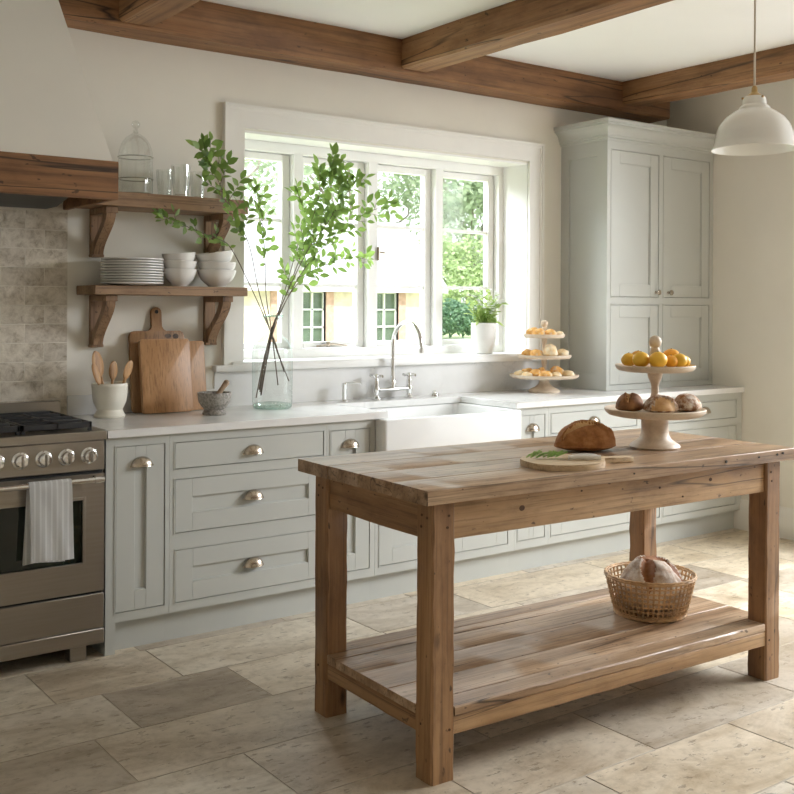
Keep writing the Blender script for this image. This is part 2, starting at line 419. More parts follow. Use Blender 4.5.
# baseboard on right wall
mb = MB(); mb.prism([(XR, 0), (XR-.02, 0), (XR-.02, .135), (XR-.016, .15), (XR-.016, .165), (XR-.008, .182), (XR-.006, .192), (XR, .192)], 1, D1+.1, 4.17)
struct('baseboard_right', mb, 'trim')
# window trim (moulded architrave)
mb = MB()
def casing(mb, x0, x1, y, z0, z1, wd):
    for (a, b, th) in ((0, .016, .032), (.016, .030, .025), (.030, wd, .020)):
        mb.box(x0+a, x0+b, y-th, y, z0, z1-a); mb.box(x1-b, x1-a, y-th, y, z0, z1-a); mb.box(x0+b, x1-b, y-th, y, z1-b, z1-a)
casing(mb, 2.385, 4.59, YW, 1.13, 2.445, .115)
struct('trim_1', mb, 'trim')
mb = MB(); rv = .012
mb.box(WX0, WX0+rv, YW+.001, YW+.30, WZ0, WZ1); mb.prism([(4.472, YW+.001), (WX1, YW+.001), (WX1, YW+.30), (4.434, YW+.30), (4.434, YW+.18)], 2, WZ0, WZ1); mb.box(WX0, WX1, YW+.001, YW+.30, WZ1-rv, WZ1)
struct('trim_2', mb, 'white')
mb = MB(); mb.box(2.335, 4.66, 4.695, YW+.01, 1.098, 1.13, .004, 2); mb.box(WX0, WX1, 4.70, YW+.31, 1.10, 1.143, .003, 2)
struct('trim_3', mb, 'white')
# window joinery
root = struct('window_1', MB().box(WX0+.01, 4.436, 4.92, 5.035, 1.143, 1.192).box(WX0+.01, 4.436, 4.92, 5.035, 2.255, 2.31), 'white')
posts = [(2.44, 2.485), (2.908, 2.962), (3.405, 3.463), (3.893, 3.947), (4.398, 4.436)]
for a, b in posts: obj('window_mullion', MB().box(a, b, 4.92, 5.035, 1.19, 2.257), 'white', root, kind='structure')
for k in range(4):
    a, b = posts[k][1], posts[k+1][0]
    mb = MB(); y0, y1 = 4.965, 5.012; z0, z1 = 1.195, 2.252; sw = .046; sl = .033
    a += .003; b -= .003
    mb.box(a, a+sl, y0, y1, z0, z1, .002); mb.box(b-sw, b, y0, y1, z0, z1, .002)
    mb.box(a+sl, b-sw, y0, y1, z0, z0+.032, .002); mb.box(a+sl, b-sw, y0, y1, z1-.036, z1, .002)
    for zz in (1.534, 1.884): mb.box(a+sl, b-sw, y0+.008, y1-.005, zz, zz+.02, .002)
    s_ = obj('window_sash', mb, 'white', root, kind='structure')
    obj('window_pane', MB().box(a+sl-.004, b-sw+.004, 4.990, 4.993, z0+.028, z1-.032), 'pane', s_, kind='structure')
mb = MB(); mb.tube([(3.05+.02, 4.94, 1.205), (3.17, 4.935, 1.215), (3.27, 4.94, 1.205)], [.006, .008, .004], 8); mb.lathe([(0, .02), (.012, .016), (.012, -.012), (0, -.012)], (3.15, 4.945, 1.212), 12)
obj('window_stay', mb, 'nickel', root, kind='structure')
mb = MB(); mb.box(3.462, 3.47, 4.90, 4.925, 1.69, 1.77, .002); mb.tube([(3.466, 4.905, 1.74), (3.50, 4.895, 1.735)], .006, 8)
obj('window_latch', mb, 'nickel', root, kind='structure')
# travertine splashback behind the range
mb = MB(); mb.box(.0, 1.60, 4.7195, YW, .92, 1.90); mb.mi = 1
rh = .0845; z = 1.848; k = 0; r = random.Random(3)
while z > .95:
    x = 1.60
    ls = .19 if k % 2 == 0 else .105
    while x > 0:
        x0 = max(0, x-ls)
        mb.box(x0+.001, x-.001, 4.7185, 4.73, z-rh+.0012, z-.0012, .0006); x = x0; ls = .19
    z -= rh; k += 1
struct('wall_tile', mb, ['tilegrout', 'tile'])
# marble upstand behind the worktop
mb = MB(); mb.box(1.605, 2.345, 4.726, YW-.0005, .9205, 1.012, .001); mb.box(2.345, 4.66, 4.734, YW-.0005, .9205, 1.0975); mb.box(4.66, 4.764, 4.734, YW-.0005, .9205, 1.012, .001)
tag(obj('marble_upstand', mb, 'marble'), 'pale marble upstand running along the wall behind the worktop', 'upstand')

# ------------------------------------------------------------------ base cabinets
YC = 4.12; SK = 4.165
mb_cup = None
def cup_handle(x, z, y, parent, w=.048):
    mb = MB(); d, h = .030, .040
    for th, flip in ((0, 0), (.0035, 1)):
        rows = []
        for i in range(15):
            th_ = PI*i/14
            rows.append([(x+(w-th)*math.cos(th_), y-(d-th)*math.sin(th_)*math.cos(p*PI/16), z-.014+(h-th)*math.sin(th_)*math.sin(p*PI/16)) for p in range(9)])
        mb.loops(rows)
    # rolled lip
    pts = [(x+(w-.002)*math.cos(PI*i/14), y-(d-.002)*math.sin(PI*i/14), z-.014) for i in range(15)]
    mb.tube(pts, .0025, 6)
    mb.box(x-w-.004, x+w+.004, y-.002, y, z-.017, z-.010, .001)
    return obj('handle', mb, 'nickel', parent, label='aged nickel cup handle')
def shaker(mb, x0, x1, z0, z1, y, fw, th=.02, rec=.011, top=None, axis='y'):
    """framed panel facing -y: four members and a recessed field with a small bead"""
    tw = top or fw; B = .0012
    mb.box(x0, x0+fw, y, y+th, z0, z1, B); mb.box(x1-fw, x1, y, y+th, z0, z1, B)
    mb.box(x0+fw, x1-fw, y, y+th, z0, z0+fw, B); mb.box(x0+fw, x1-fw, y, y+th, z1-tw, z1, B)
    mb.box(x0+fw-.001, x1-fw+.001, y+rec, y+th, z0+fw-.001, z1-tw+.001)
    s = .004
    for a in ((x0+fw, x0+fw+s, z0+fw, z1-tw), (x1-fw-s, x1-fw, z0+fw, z1-tw), (x0+fw+s, x1-fw-s, z0+fw, z0+fw+s), (x0+fw+s, x1-fw-s, z1-tw-s, z1-tw)):
        mb.box(a[0], a[1], y+rec*.5, y+th, a[2], a[3])
def bead(mb, x0, x1, z0, z1, y):
    g = .0025; s = .005; p = .0025
    mb.box(x0-g-s, x0-g, y-p, y+.004, z0-g-s, z1+g+s); mb.box(x1+g, x1+g+s, y-p, y+.004, z0-g-s, z1+g+s)
    mb.box(x0-g, x1+g, y-p, y+.004, z0-g-s, z0-g); mb.box(x0-g, x1+g, y-p, y+.004, z1+g, z1+g+s)
def unit(name, label, cat, X0, X1, fronts, ztop=.885, left_panel=False, foot=False, yback=4.70):
    """fronts: (kind, x0, x1, z0, z1, handle_x, handle_z)"""
    t = thing(name, label, cat, ((X0+X1)/2, 4.4, 0), group='sage base cabinets along the window wall')
    mb = MB(); X0 += .0006; X1 -= .0006
    xs = sorted({X0, X1} | {f[1]-.003 for f in fronts} | {f[2]+.003 for f in fronts})
    # face frame: fill everything that is not a front opening
    zs = sorted({.128, ztop} | {f[3]-.003 for f in fronts} | {f[4]+.003 for f in fronts})
    for a, b in zip(xs, xs[1:]):
        run = None
        for c, d in zip(zs, zs[1:]):
            cx, cz = (a+b)/2, (c+d)/2
            hole = any(f[1]-.003 < cx < f[2]+.003 and f[3]-.003 < cz < f[4]+.003 for f in fronts)
            if not hole: mb.box(a, b, YC, YC+.022, c, d)
    for f in fronts: bead(mb, *f[1:5], YC)
    # carcass
    mb.box(X0, X0+.016, YC+.022, yback, .128, ztop); mb.box(X1-.016, X1, YC+.022, yback, .128, ztop)
    mb.box(X0+.016, X1-.016, YC+.022, yback, .128, .146); mb.box(X0+.016, X1-.016, yback-.01, yback, .146, ztop)
    obj('cabinet_body', mb, 'sage', t)
    obj('plinth', MB().box(X0-.0006+(.043 if left_panel else 0), X1+.0005, SK, SK+.02, 0, .128), 'sage', t)
    if foot: obj('end_panel', MB().box(X0, X0+.043, YC, 4.70, 0, .128), 'sage', t)
    for f in fronts:
        k, x0, x1, z0, z1, hx, hz = f
        mb = MB()
        if k == 'flat': mb.box(x0, x1, YC, YC+.02, z0, z1, .0015)
        elif k == 'drawer': shaker(mb, x0, x1, z0, z1, YC, .078)
        elif k == 'slot': shaker(mb, x0, x1, z0, z1, YC, .08)
        else: shaker(mb, x0, x1, z0, z1, YC, .075)
        nm = 'drawer' if k in ('flat', 'drawer') else 'door'
        o = obj(nm, mb, 'sage', t)
        obj('cavity', MB().box(x0+.001, x1-.001, YC+.0225, YC+.03, z0+.001, z1-.001), 'sagedark', t) if False else None
        if hx: cup_handle(hx, hz, YC, o)
    return t
unit('base_cabinet', 'narrow sage pull-out cabinet right beside the range cooker', 'cabinet', 1.557, 1.835, [('slot', 1.602, 1.812, .168, .845, 1.711, .775)], left_panel=True, foot=True)
unit('base_cabinet', 'sage cabinet of three wide drawers under the crock and mortar', 'cabinet', 1.835, 2.62,
     [('flat', 1.862, 2.60, .735, .845, 2.233, .786), ('drawer', 1.862, 2.60, .463, .688, 2.235, .585), ('drawer', 1.866, 2.60, .168, .388, 2.237, .285)])
unit('base_cabinet', 'narrow sage cabinet with cup handle just left of the sink', 'cabinet', 2.62, 2.895, [('slot', 2.643, 2.862, .172, .842, 2.75, .775)])
unit('sink_cabinet', 'sage two-door cabinet beneath the white farmhouse sink', 'cabinet', 2.895, 3.805, [('door', 2.925, 3.33, .172, .56, None, 0), ('door', 3.37, 3.756, .172, .56, None, 0)], ztop=.612)
unit('base_cabinet', 'narrow sage cabinet with cup handle just right of the sink', 'cabinet', 3.805, 4.055, [('slot', 3.832, 4.025, .175, .843, 3.935, .775)])
unit('base_cabinet', 'sage drawer cabinet below the three-tier cake stand', 'cabinet', 4.055, 4.80,
     [('flat', 4.08, 4.775, .735, .843, 4.41, .786), ('drawer', 4.08, 4.775, .463, .685, 4.41, .585), ('drawer', 4.08, 4.775, .172, .388, 4.41, .285)])
unit('base_cabinet', 'narrow sage cabinet hidden behind the wooden two-tier stand', 'cabinet', 4.80, 5.0, [('door', 4.825, 4.98, .172, .843, None, 0)])
unit('base_cabinet', 'sage drawer cabinet in the corner against the right wall', 'cabinet', 5.0, 5.787,
     [('flat', 5.022, 5.727, .728, .838, 5.41, .786), ('drawer', 5.022, 5.727, .455, .675, 5.41, .58), ('drawer', 5.022, 5.727, .172, .385, 5.41, .28)])
# worktop with a cut-out for the sink
mb = MB(); zt0, zt1 = .8855, .92; yf = 4.098
mb.box(1.556, 2.955, yf, YW-.0005, zt0, zt1, .002); mb.box(3.795, 5.787, yf, YW-.0005, zt0, zt1, .002); mb.box(2.955, 3.795, 4.56, YW-.0005, zt0, zt1, .0)
tag(obj('worktop', mb, 'marble'), 'white marble worktop running along all the base cabinets', 'worktop')
# sink
mb = MB(); x0, x1, y0, y1, z0, z1 = 2.898, 3.802, 4.052, 4.60, .625, .884
def rr(x0, x1, y0, y1, r, n=6):
    P = []
    for cx, cy, a in ((x1-r, y0+r, -PI/2), (x1-r, y1-r, 0), (x0+r, y1-r, PI/2), (x0+r, y0+r, PI)):
        for i in range(n+1): t = a+PI/2*i/n; P.append((cx+r*math.cos(t), cy+r*math.sin(t)))
    return P
rows = []
for (ins, z, r) in ((.004, z0, .02), (0, z0+.006, .024), (0, z1-.008, .024), (.003, z1-.002, .022), (.009, z1, .02)):
    rows.append([(a, b, z) for a, b in rr(x0+ins, x1-ins, y0+ins, y1-ins, r)])
for (ins, z, r) in ((.028, z1, .03), (.036, z1-.006, .03), (.042, z1-.05, .032), (.05, z0+.05, .04), (.075, z0+.03, .06)):
    rows.append([(a, b, z) for a, b in rr(x0+ins, x1-ins, y0+ins, y1-ins, r)])
R = mb.loops(rows, True); mb.face(R[0]); mb.face(R[-1][::-1])
sk = obj('farmhouse_sink', mb, 'porcelain'); tag(sk, 'white ceramic farmhouse sink with deep apron front under the window', 'sink')
obj('overflow', MB().box(3.22, 3.27, 4.549, 4.556, .835, .848, .003, 2), 'chrome', sk)
# bridge tap
t = thing('bridge_tap', 'chrome bridge mixer tap with tall curved spout behind the sink', 'tap', (3.387, 4.655, .92))
for nm, x in (('tap_pillar', 3.277), ('tap_pillar', 3.50)):
    p = obj(nm, MB().lathe([(0, 0), (.028, 0), (.028, .006), (.017, .014), (.014, .03), (.02, .045), (.02, .06), (.013, .075), (.016, .09), (.012, .105), (.01, .12), (0, .12)], (x, 4.655, .92), 20), 'chrome', t)
    mb = MB()
    for k in range(4):
        a = PI/4*0+PI/2*k+.3
        mb.tube([(x, 4.655, 1.045), (x+.03*math.cos(a), 4.655+.03*math.sin(a), 1.047), (x+.042*math.cos(a), 4.655+.042*math.sin(a), 1.047)], [.006, .0055, .008], 8)
    mb.lathe([(0, 1.036), (.012, 1.038), (.013, 1.05), (.008, 1.058), (0, 1.06)], (x, 4.655, 0), 16)
    obj('cross_handle', mb, 'chrome', p)
mb = MB(); mb.tube([(3.277, 4.655, .972), (3.34, 4.655, .972), (3.387, 4.655, .972), (3.43, 4.655, .972), (3.50, 4.655, .972)], [.011, .010, .016, .010, .011], 12)
obj('bridge', mb, 'chrome', t)
pts = [(3.387, 4.655, .975), (3.387, 4.655, 1.0), (3.387, 4.655, 1.215)]
rad = [.017, .0125, .0115]
for i in range(1, 15):
    a = PI*i/14*.97; pts.append((3.387, 4.655-.128+.128*math.cos(a), 1.215+.128*math.sin(a))); rad.append(.0112)
e = pts[-1]; pts += [(e[0], e[1]-.001, e[2]-.02), (e[0], e[1]-.001, e[2]-.022), (e[0], e[1]-.001, e[2]-.045)]; rad += [.0112, .0145, .0145]
mb = MB(); mb.tube(pts, rad, 14); mb.lathe([(0, 1.0), (.018, 1.0), (.018, 1.012), (.013, 1.02), (.013, 1.03), (0, 1.03)], (3.387, 4.655, 0), 16)
obj('spout', mb, 'chrome', t)
t = thing('soap_dispenser', 'small chrome soap dispenser with bent nozzle left of the tap', 'soap dispenser', (3.069, 4.655, .92))
obj('dispenser_body', MB().lathe([(0, 0), (.022, 0), (.022, .006), (.014, .01), (.0135, .07), (.016, .075), (.016, .098), (0, .1)], (3.069, 4.655, .92), 20), 'chrome', t)
obj('nozzle', MB().tube([(3.069, 4.655, 1.015), (3.11, 4.63, 1.02), (3.14, 4.612, 1.017), (3.146, 4.608, 1.008)], [.006, .005, .005, .004], 8), 'chrome', t)
mb = MB(); mb.lathe([(0, 0), (.026, 0), (.026, .01), (.022, .016), (.014, .018), (.014, .028), (.010, .032), (0, .033)], (3.68, 4.655, .92), 24)
tag(obj('sink_button', mb, 'chrome'), 'low round chrome push button on the worktop right of the tap', 'push button')

# ------------------------------------------------------------------ tall cupboard
TX0, TX1, TY, TZ0, TZ1 = 4.765, 5.787, 4.35, .921, 2.57
t = thing('wall_cupboard', 'tall sage cupboard with four doors standing on the worktop corner', 'cupboard', (5.26, 4.5, TZ0))
mb = MB()
fronts = [(4.803, 5.237, 1.495, 2.388), (5.288, 5.745, 1.495, 2.388), (4.803, 5.237, .957, 1.443), (5.288, 5.745, .957, 1.443)]
xs = [TX0, 4.80, 5.24, 5.285, 5.748, TX1]; zs = [TZ0, .954, 1.446, 1.492, 2.391, 2.46]
for a, b in zip(xs, xs[1:]):
    for c, d in zip(zs, zs[1:]):
        cx, cz = (a+b)/2, (c+d)/2
        if not any(f[0]-.003 < cx < f[1]+.003 and f[2]-.003 < cz < f[3]+.003 for f in fronts): mb.box(a, b, TY, TY+.022, c, d)
for f in fronts: bead(mb, *f, TY)
# left side: framed panel (facing -x)
sd = .02
mb.box(TX0, TX0+sd, TY+.022, TY+.085, TZ0, 2.46); mb.box(TX0, TX0+sd, 4.672, YW, TZ0, 2.46)
mb.box(TX0, TX0+sd, TY+.085, 4.672, TZ0, 1.02); mb.box(TX0, TX0+sd, TY+.085, 4.672, 2.355, 2.46); mb.box(TX0+.013, TX0+sd, TY+.085, 4.672, 1.02, 2.355)
mb.box(TX1-sd, TX1, TY+.022, YW, TZ0, 2.46); mb.box(TX0+sd, TX1-sd, YW-.01, YW, TZ0, 2.46); mb.box(TX0+sd, TX1-sd, TY+.022, YW-.01, TZ0, TZ0+.02); mb.box(TX0+sd, TX1-sd, TY+.022, YW-.01, 1.455, 1.48); mb.box(TX0+sd, TX1-sd, TY+.022, YW-.01, 2.44, 2.46)
obj('cupboard_body', mb, 'sage', t)
mb = MB()
prof = [(0, 2.445), (.008, 2.445), (.010, 2.456), (.018, 2.460), (.018, 2.472), (.024, 2.476), (.026, 2.490), (.034, 2.508), (.050, 2.524), (.062, 2.530), (.062, 2.540), (.070, 2.543), (.070, 2.563), (0, 2.563)]
mb.loops([[(TX0-o, YW-.001, z), (TX0-o, TY-o, z), (TX1, TY-o, z)] for o, z in prof], smooth=False)
mb.box(TX0, TX1, TY, YW-.001, 2.461, 2.562)
obj('cornice', mb, 'sage', t)
for i, f in enumerate(fronts):
    mb = MB(); shaker(mb, f[0], f[1], f[2], f[3], TY, .075)
    d = obj('door', mb, 'sage', t)
    if i < 2:
        kx = 5.217 if i == 0 else 5.336
        ax = Matrix.Rotation(PI/2, 3, 'X')
        obj('knob', MB().lathe([(0, 0), (.010, 0), (.007, .006), (.006, .014), (.014, .018), (.017, .024), (.015, .031), (0, .035)], (kx, TY, 1.524), 20, ax), 'nickel', d, label='small round aged metal knob')

# ------------------------------------------------------------------ range cooker
SX0, SX1, SY = .642, 1.548, 4.088
t = thing('range_cooker', 'stainless steel range cooker with gas hob and row of knobs', 'cooker', (1.1, 4.4, 0))
obj('cooker_body', MB().box(SX0+.004, SX1-.004, SY+.03, 4.70, .066, .885).box(SX0, SX1-.006, SY, SY+.05, .067, .128, .003), 'steel', t)
obj('control_panel', MB().box(SX0, SX1-.008, SY, SY+.03, .765, .885, .003), 'steel', t)
for k in range(9):
    kx = 1.474-.0895*k; ax = Matrix.Rotation(PI/2, 3, 'X')
    mb = MB(); mb.lathe([(0, 0), (.033, 0), (.033, .006), (.030, .009), (.026, .010), (.024, .034), (.020, .038), (0, .039)], (kx, SY, .8275), 28, ax)
    kn = obj('knob', mb, 'chrome', t)
    obj('indicator', MB().box(kx-.004, kx+.004, SY-.047, SY-.036, .807, .848, .002), 'steel', kn)
    obj('dial_marking', MB().lathe([(.036, 0), (.039, .0012), (.042, 0)], (kx, SY, .8275), 28, ax), 'darksteel', t) if False else None
# hob top with rolled front edge
obj('hob_top', MB().box(SX0, SX1, SY-.006, 4.69, .886, .922, .003, 1), 'steel', t)
obj('backguard', MB().box(SX0, 1.553, 4.665, 4.70, .9222, .998, .003), 'steel', t)
# door: frame, glass, handle
mb = MB(); dz0, dz1 = .280, .752; gx0, gx1, gz0, gz1 = .735, 1.455, .398, .655; dy = SY
for a in ((SX0+.004, gx0, dz0, dz1), (gx1, SX1-.008, dz0, dz1), (gx0, gx1, dz0, gz0), (gx0, gx1, gz1, dz1)): mb.box(a[0], a[1], dy, dy+.028, a[2], a[3])
for a in ((gx0-.008, gx0+.004, gz0-.008, gz1+.008), (gx1-.004, gx1+.008, gz0-.008, gz1+.008), (gx0, gx1, gz0-.008, gz0+.004), (gx0, gx1, gz1-.004, gz1+.008)): mb.box(a[0], a[1], dy-.004, dy+.01, a[2], a[3], .001)
dr = obj('oven_door', mb, 'steel', t)
obj('oven_glass', MB().box(gx0, gx1, dy+.008, dy+.014, gz0, gz1), 'ovenglass', dr)
hz, hy = .735, SY-.052
mb = MB(); mb.tube([(SX0+.02, hy, hz), (SX1-.03, hy, hz)], .0115, 14)
for x in (SX0+.05, SX1-.055):
    mb.tube([(x, hy, hz), (x, SY, hz)], [.010, .013], 10); mb.tube([(x-.012, hy, hz), (x+.012, hy, hz)], .015, 14)
obj('door_handle', mb, 'chrome', dr)
obj('warming_drawer', MB().box(SX0+.004, SX1-.008, SY, SY+.028, .131, .270, .002), 'steel', t)
obj('shadow_gap', MB().box(SX0+.01, SX1-.012, SY+.012, SY+.03, .265, .285), 'dark', t)
obj('shadow_gap', MB().box(SX0+.01, SX1-.012, SY+.012, SY+.03, .748, .768), 'dark', t)
for x in (.70, 1.415):
    for y in (SY+.035, 4.60): obj('foot', MB().box(x, x+.068, y, y+.065, 0, .067, .003), 'steel', t)
# burners and grates
for (bx, by) in ((.80, 4.25), (1.10, 4.25), (1.37, 4.25), (.80, 4.52), (1.10, 4.52), (1.37, 4.52)):
    obj('burner', MB().lathe([(0, 0), (.05, 0), (.052, .008), (.03, .014), (.03, .02), (.035, .022), (.03, .027), (0, .028)], (bx, by, .9222), 24), 'black', t)
for k in range(3):
    a, b = .652+.285*k, .652+.285*(k+1)-.006
    mb = MB(); z0, z1 = .942, .958
    for x in (a, (a+b)/2-.006, b-.012): mb.box(x, x+.012, 4.125, 4.64, z0-.008, z1, .002)
    for y in (4.125, 4.25, 4.375, 4.385, 4.52, 4.628): mb.box(a, b, y, y+.012, z0-.008, z1, .002)
    for y in (4.19, 4.31, 4.45, 4.58): mb.box(a+.02, b-.02, y, y+.008, z0, z1+.004, .002)
    for x in (a, b-.014):
        for y in (4.127, 4.378, 4.624): mb.box(x, x+.014, y, y+.014, .9222, z0, .001)
    obj('burner_grate', mb, 'black', t)
# tea towel
mb = MB()
def towel(x0, x1, zb, yoff, nz=26, nx=18, zbb=.43):
    rows = []
    path = []
    for i in range(13): path.append((hy-.017-.001*i/13, zb+(hz-zb)*i/13))
    for i in range(1, 8): a = PI-PI*i/8; path.append((hy+.016*math.cos(a), hz+.016*math.sin(a)))
    for i in range(0, 13): path.append((hy+.017+.002*i/12, hz-(hz-zbb)*i/12))
    for th in (0,):
        for (y, z) in path:
            row = []
            for k in range(nx+1):
                u = k/nx; d = (hz-z)/.33; s_ = -1 if y < hy else 1
                x = x0+(x1-x0)*u + (-.016 if s_ > 0 else .010)*max(0, d)
                yy = y - .004*max(0, d)*(1+math.sin(u*13+z*9))*(1 if s_ < 0 else -.3)
                row.append((x, yy, z+.004*math.sin(u*5)*max(0, d)))
            rows.append(row)
    return rows
rws = towel(1.222, 1.385, .443, 0)
mb.loops(rws)
r = bmesh.ops.solidify(mb.b, geom=list(mb.b.faces), thickness=.0025)
tag(obj('tea_towel', mb, 'linen'), 'grey and white striped tea towel hanging over the oven handle', 'towel')

# ------------------------------------------------------------------ range hood
t = thing('range_hood', 'tapered plaster range hood with a thick oak mantel beam', 'range hood', (1.1, 4.42, 1.85))
HX0, HX1, HY = .60, 1.598, 4.10
mb = MB(); mb.box(HX0, HX1, HY, HY+.04, 1.856, 2.012, .003, 1); mb.box(HX0, HX0+.022, HY+.04, 4.715, 1.858, 2.010, .002); mb.box(HX1-.022, HX1, HY+.04, 4.715, 1.858, 2.010, .002)
obj('mantel_beam', mb, 'beamx', t)
mb = MB(); z0, z1 = 2.011, 2.879
rows = []
for i in range(9):
    k = i/8; z = z0+(z1-z0)*k
    fx = .015+.125*k; fy = .025+.44*k
    rows.append([(HX0+fx, 4.738, z), (HX0+fx, HY+fy, z), (HX1-fx, HY+fy, z), (HX1-fx, 4.738, z)])
R = mb.loops(rows, True, False); mb.face(R[0]); mb.face(R[-1])
obj('plaster_canopy', mb, 'hoodplaster', t)
mb = MB(); mb.box(HX0+.023, HX1-.023, HY+.041, 4.71, 1.99, 2.005)
mb.prism([(HY+.06, 1.988), (HY+.06, 1.93), (4.56, 1.857), (4.714, 1.857), (4.714, 1.988)], 0, HX0+.10, HX1-.10)
obj('hood_insert', mb, 'darksteel', t)

# ------------------------------------------------------------------ shelves
def shelf(label, zt, x0, x1, th, brz, bxs):
    t = thing('wall_shelf', label, 'shelf', ((x0+x1)/2, 4.62, zt-th))
    obj('shelf_board', MB().box(x0, x1, 4.50, 4.738, zt-th, zt, .003, 1), 'shelfwood', t)
    zb = zt-th-.0005
    for bx in bxs:
        mb = MB(); w = .056
        mb.box(bx, bx+w, 4.715, 4.738, brz, zb, .002)                  # wall plate
        mb.box(bx, bx+w, 4.525, 4.715, zb-.028, zb, .002)              # arm under shelf
        mb.prism(curve_brace(zb-.028, brz+.012), 0, bx+.006, bx+w-.006)
        mb.box(bx-.002, bx+w+.002, 4.70, 4.738, brz, brz+.014, .002)
        obj('bracket', mb, 'brackwood', t)
    return t
def curve_brace(zt, zb):
    H = zt-zb; out = []; inn = []
    for i in range(15):
        k = i/14
        # S-curve from front-top to wall-bottom
        y = 4.535+.155*(3*k*k-2*k**3); z = zt-H*k
        out.append((y, z))
        inn.append((min(y+.048, 4.716), z))
    return out+inn[::-1]
shelf('lower oak wall shelf holding plates and bowls', 1.516, 1.647, 2.405, .043, 1.232, (1.706, 2.283))
shelf('upper oak wall shelf holding glassware, meeting the hood beam', 1.936, 1.602, 2.405, .066, 1.648, (1.706, 2.283))
# plates: ten stacked
pm = MB().lathe([(0, 0), (.062, 0), (.066, .002), (.095, .0045), (.1388, .0098), (.1402, .0106), (.1402, .0148), (.1385, .0158), (.094, .0074), (.065, .0048), (0, .0045)], (0, 0, 0), 48)
p0 = obj('dinner_plate', pm, 'ceramic', origin=(0, 0, 0)); tag(p0, '', 'plate', 'stacked white plates on the lower shelf')
for i in range(10):
    o = p0 if i == 0 else p0.copy()
    if i: C.objects.link(o)
    o.location = (1.856+.002*math.sin(i*2.1), 4.59+.002*math.cos(i*1.7), 1.5165+.0122*i)
    o['label'] = 'white dinner plate, %s of the stack on the lower shelf' % ORD[9-i]
def bowl_mb(r, h):
    return MB().lathe([(0, 0), (r*.42, 0), (r*.44, .006), (r*.5, .010), (r*.80, h*.42), (r*.94, h*.72), (r, h*.98), (r-.002, h), (r-.005, h*.98), (r*.89, h*.70), (r*.74, h*.42), (r*.4, .014), (0, .012)], (0, 0, 0), 44)
for nm, X, r, tilt, R_ in (('left', 2.095, .079, .0, 3), ('right', 2.288, .094, .11, 3)):
    b0 = obj('bowl', bowl_mb(r, .083), 'ceramic', origin=(0, 0, 0))
    tag(b0, '', 'bowl', 'stacked white bowls on the lower shelf')
    for i in range(3):
        o = b0 if i == 0 else b0.copy()
        if i: C.objects.link(o)
        o.location = (X, 4.60, 1.5165+.038*i + (.012 if (i == 2 and tilt) else 0))
        if i == 2: o.rotation_euler = (0, -.07 if tilt == 0 else -.16, 0)
        o['label'] = 'white bowl, %s of the %s stack %s' % (('bottom', 'middle', 'top')[i], 'narrower' if nm == 'left' else 'wider', 'next to the plates' if nm == 'left' else 'nearest the window')
# glass dome jar on upper shelf
t = thing('glass_dome', 'tall clear glass cloche with ball knob on the upper shelf', 'cloche', (1.877, 4.61, 1.9365))
r_ = .078
obj('dome', MB().lathe([(r_*.98, 0), (r_, .004), (r_, .07), (r_+.003, .073), (r_, .076), (r_, .17), (r_+.003, .173), (r_, .176), (r_*.96, .205), (r_*.82, .237), (r_*.6, .262), (r_*.34, .277), (.014, .286), (.011, .292)], (1.877, 4.61, 1.9365), 40), 'clear', t)
for zz in (.004, .073, .174): obj('glass_ring', MB().lathe([(r_+.004*math.cos(PI*2*k/8), zz+.003*math.sin(PI*2*k/8)) for k in range(9)], (1.877, 4.61, 1.9365), 40), 'clearring', t)
obj('knob', MB().lathe([(.011, .290), (.012, .298), (.007, .303), (.008, .308), (.017, .316), (.020, .326), (.016, .338), (.006, .344), (0, .345)], (1.877, 4.61, 1.9365), 24), 'clear', t)
def tumbler(x, y, r, h, label):
    tag(obj('tumbler', MB().lathe([(0, .012), (r*.7, .012), (r*.74, .02), (r*.9, h*.6), (r*.985, h), (r, h), (r*.93, h*.6), (r*.78, .015), (r*.78, 0), (0, 0)], (x, y, 1.9365), 30), 'clear'), label, 'glass', 'tumblers on the upper shelf')
tumbler(2.085, 4.57, .046, .150, 'tall fluted clear tumbler nearest the glass cloche')
tumbler(2.045, 4.665, .040, .135, 'clear tumbler tucked behind the tall fluted one')
tumbler(2.185, 4.60, .038, .128, 'shorter clear tumbler beside the leafy branches on the shelf')

# ------------------------------------------------------------------ worktop things
CT = .9205
t = thing('utensil_crock', 'cream footed crock of wooden spoons beside the cooker', 'crock', (1.752, 4.59, CT))
cx, cy = 1.752, 4.59
obj('crock_body', MB().lathe([(0, 0), (.067, 0), (.070, .008), (.062, .022), (.056, .034), (.062, .046), (.074, .072), (.078, .105), (.079, .135), (.0805, .138), (.0805, .150), (.078, .154), (.073, .152), (.071, .11), (.055, .05), (0, .045)], (cx, cy, CT), 44), 'cream', t)
ORG_sp = []
def spoon(dx, dy, tipdx, tipdy, L, label, hw=.026, hl=.085):
    base = V((cx+dx, cy+dy, CT+.052)); tip = V((cx+tipdx, cy+tipdy, CT+L)); d = (tip-base).normalized()
    mb = MB(); e = tip-d*hl*.95
    mb.tube([base, base.lerp(e, .5), e], [.0055, .006, .007], 8)
    side = d.cross(V((0.45, -.9, 0))).normalized(); nrm = side.cross(d).normalized()
    rows = []
    for i in range(13):
        k = i/12; w = max(.002, hw*math.sqrt(max(0, 1-((k-.52)/.485)**2)))
        p = tip-d*hl*(1-k); rr_ = []
        for j in range(12):
            a = 2*PI*j/12; rr_.append(p+side*w*math.cos(a)+nrm*(.0055*math.sin(a)*(1 if w > .004 else .3)+(.004*(1-math.cos(a)**2) if False else 0)))
        rows.append(rr_)
    R = mb.loops(rows, True); mb.face(R[0]); mb.face(R[-1])
    tag(obj('wooden_spoon', mb, 'spoon'), label, 'spoon', 'wooden spoons in the cream crock')
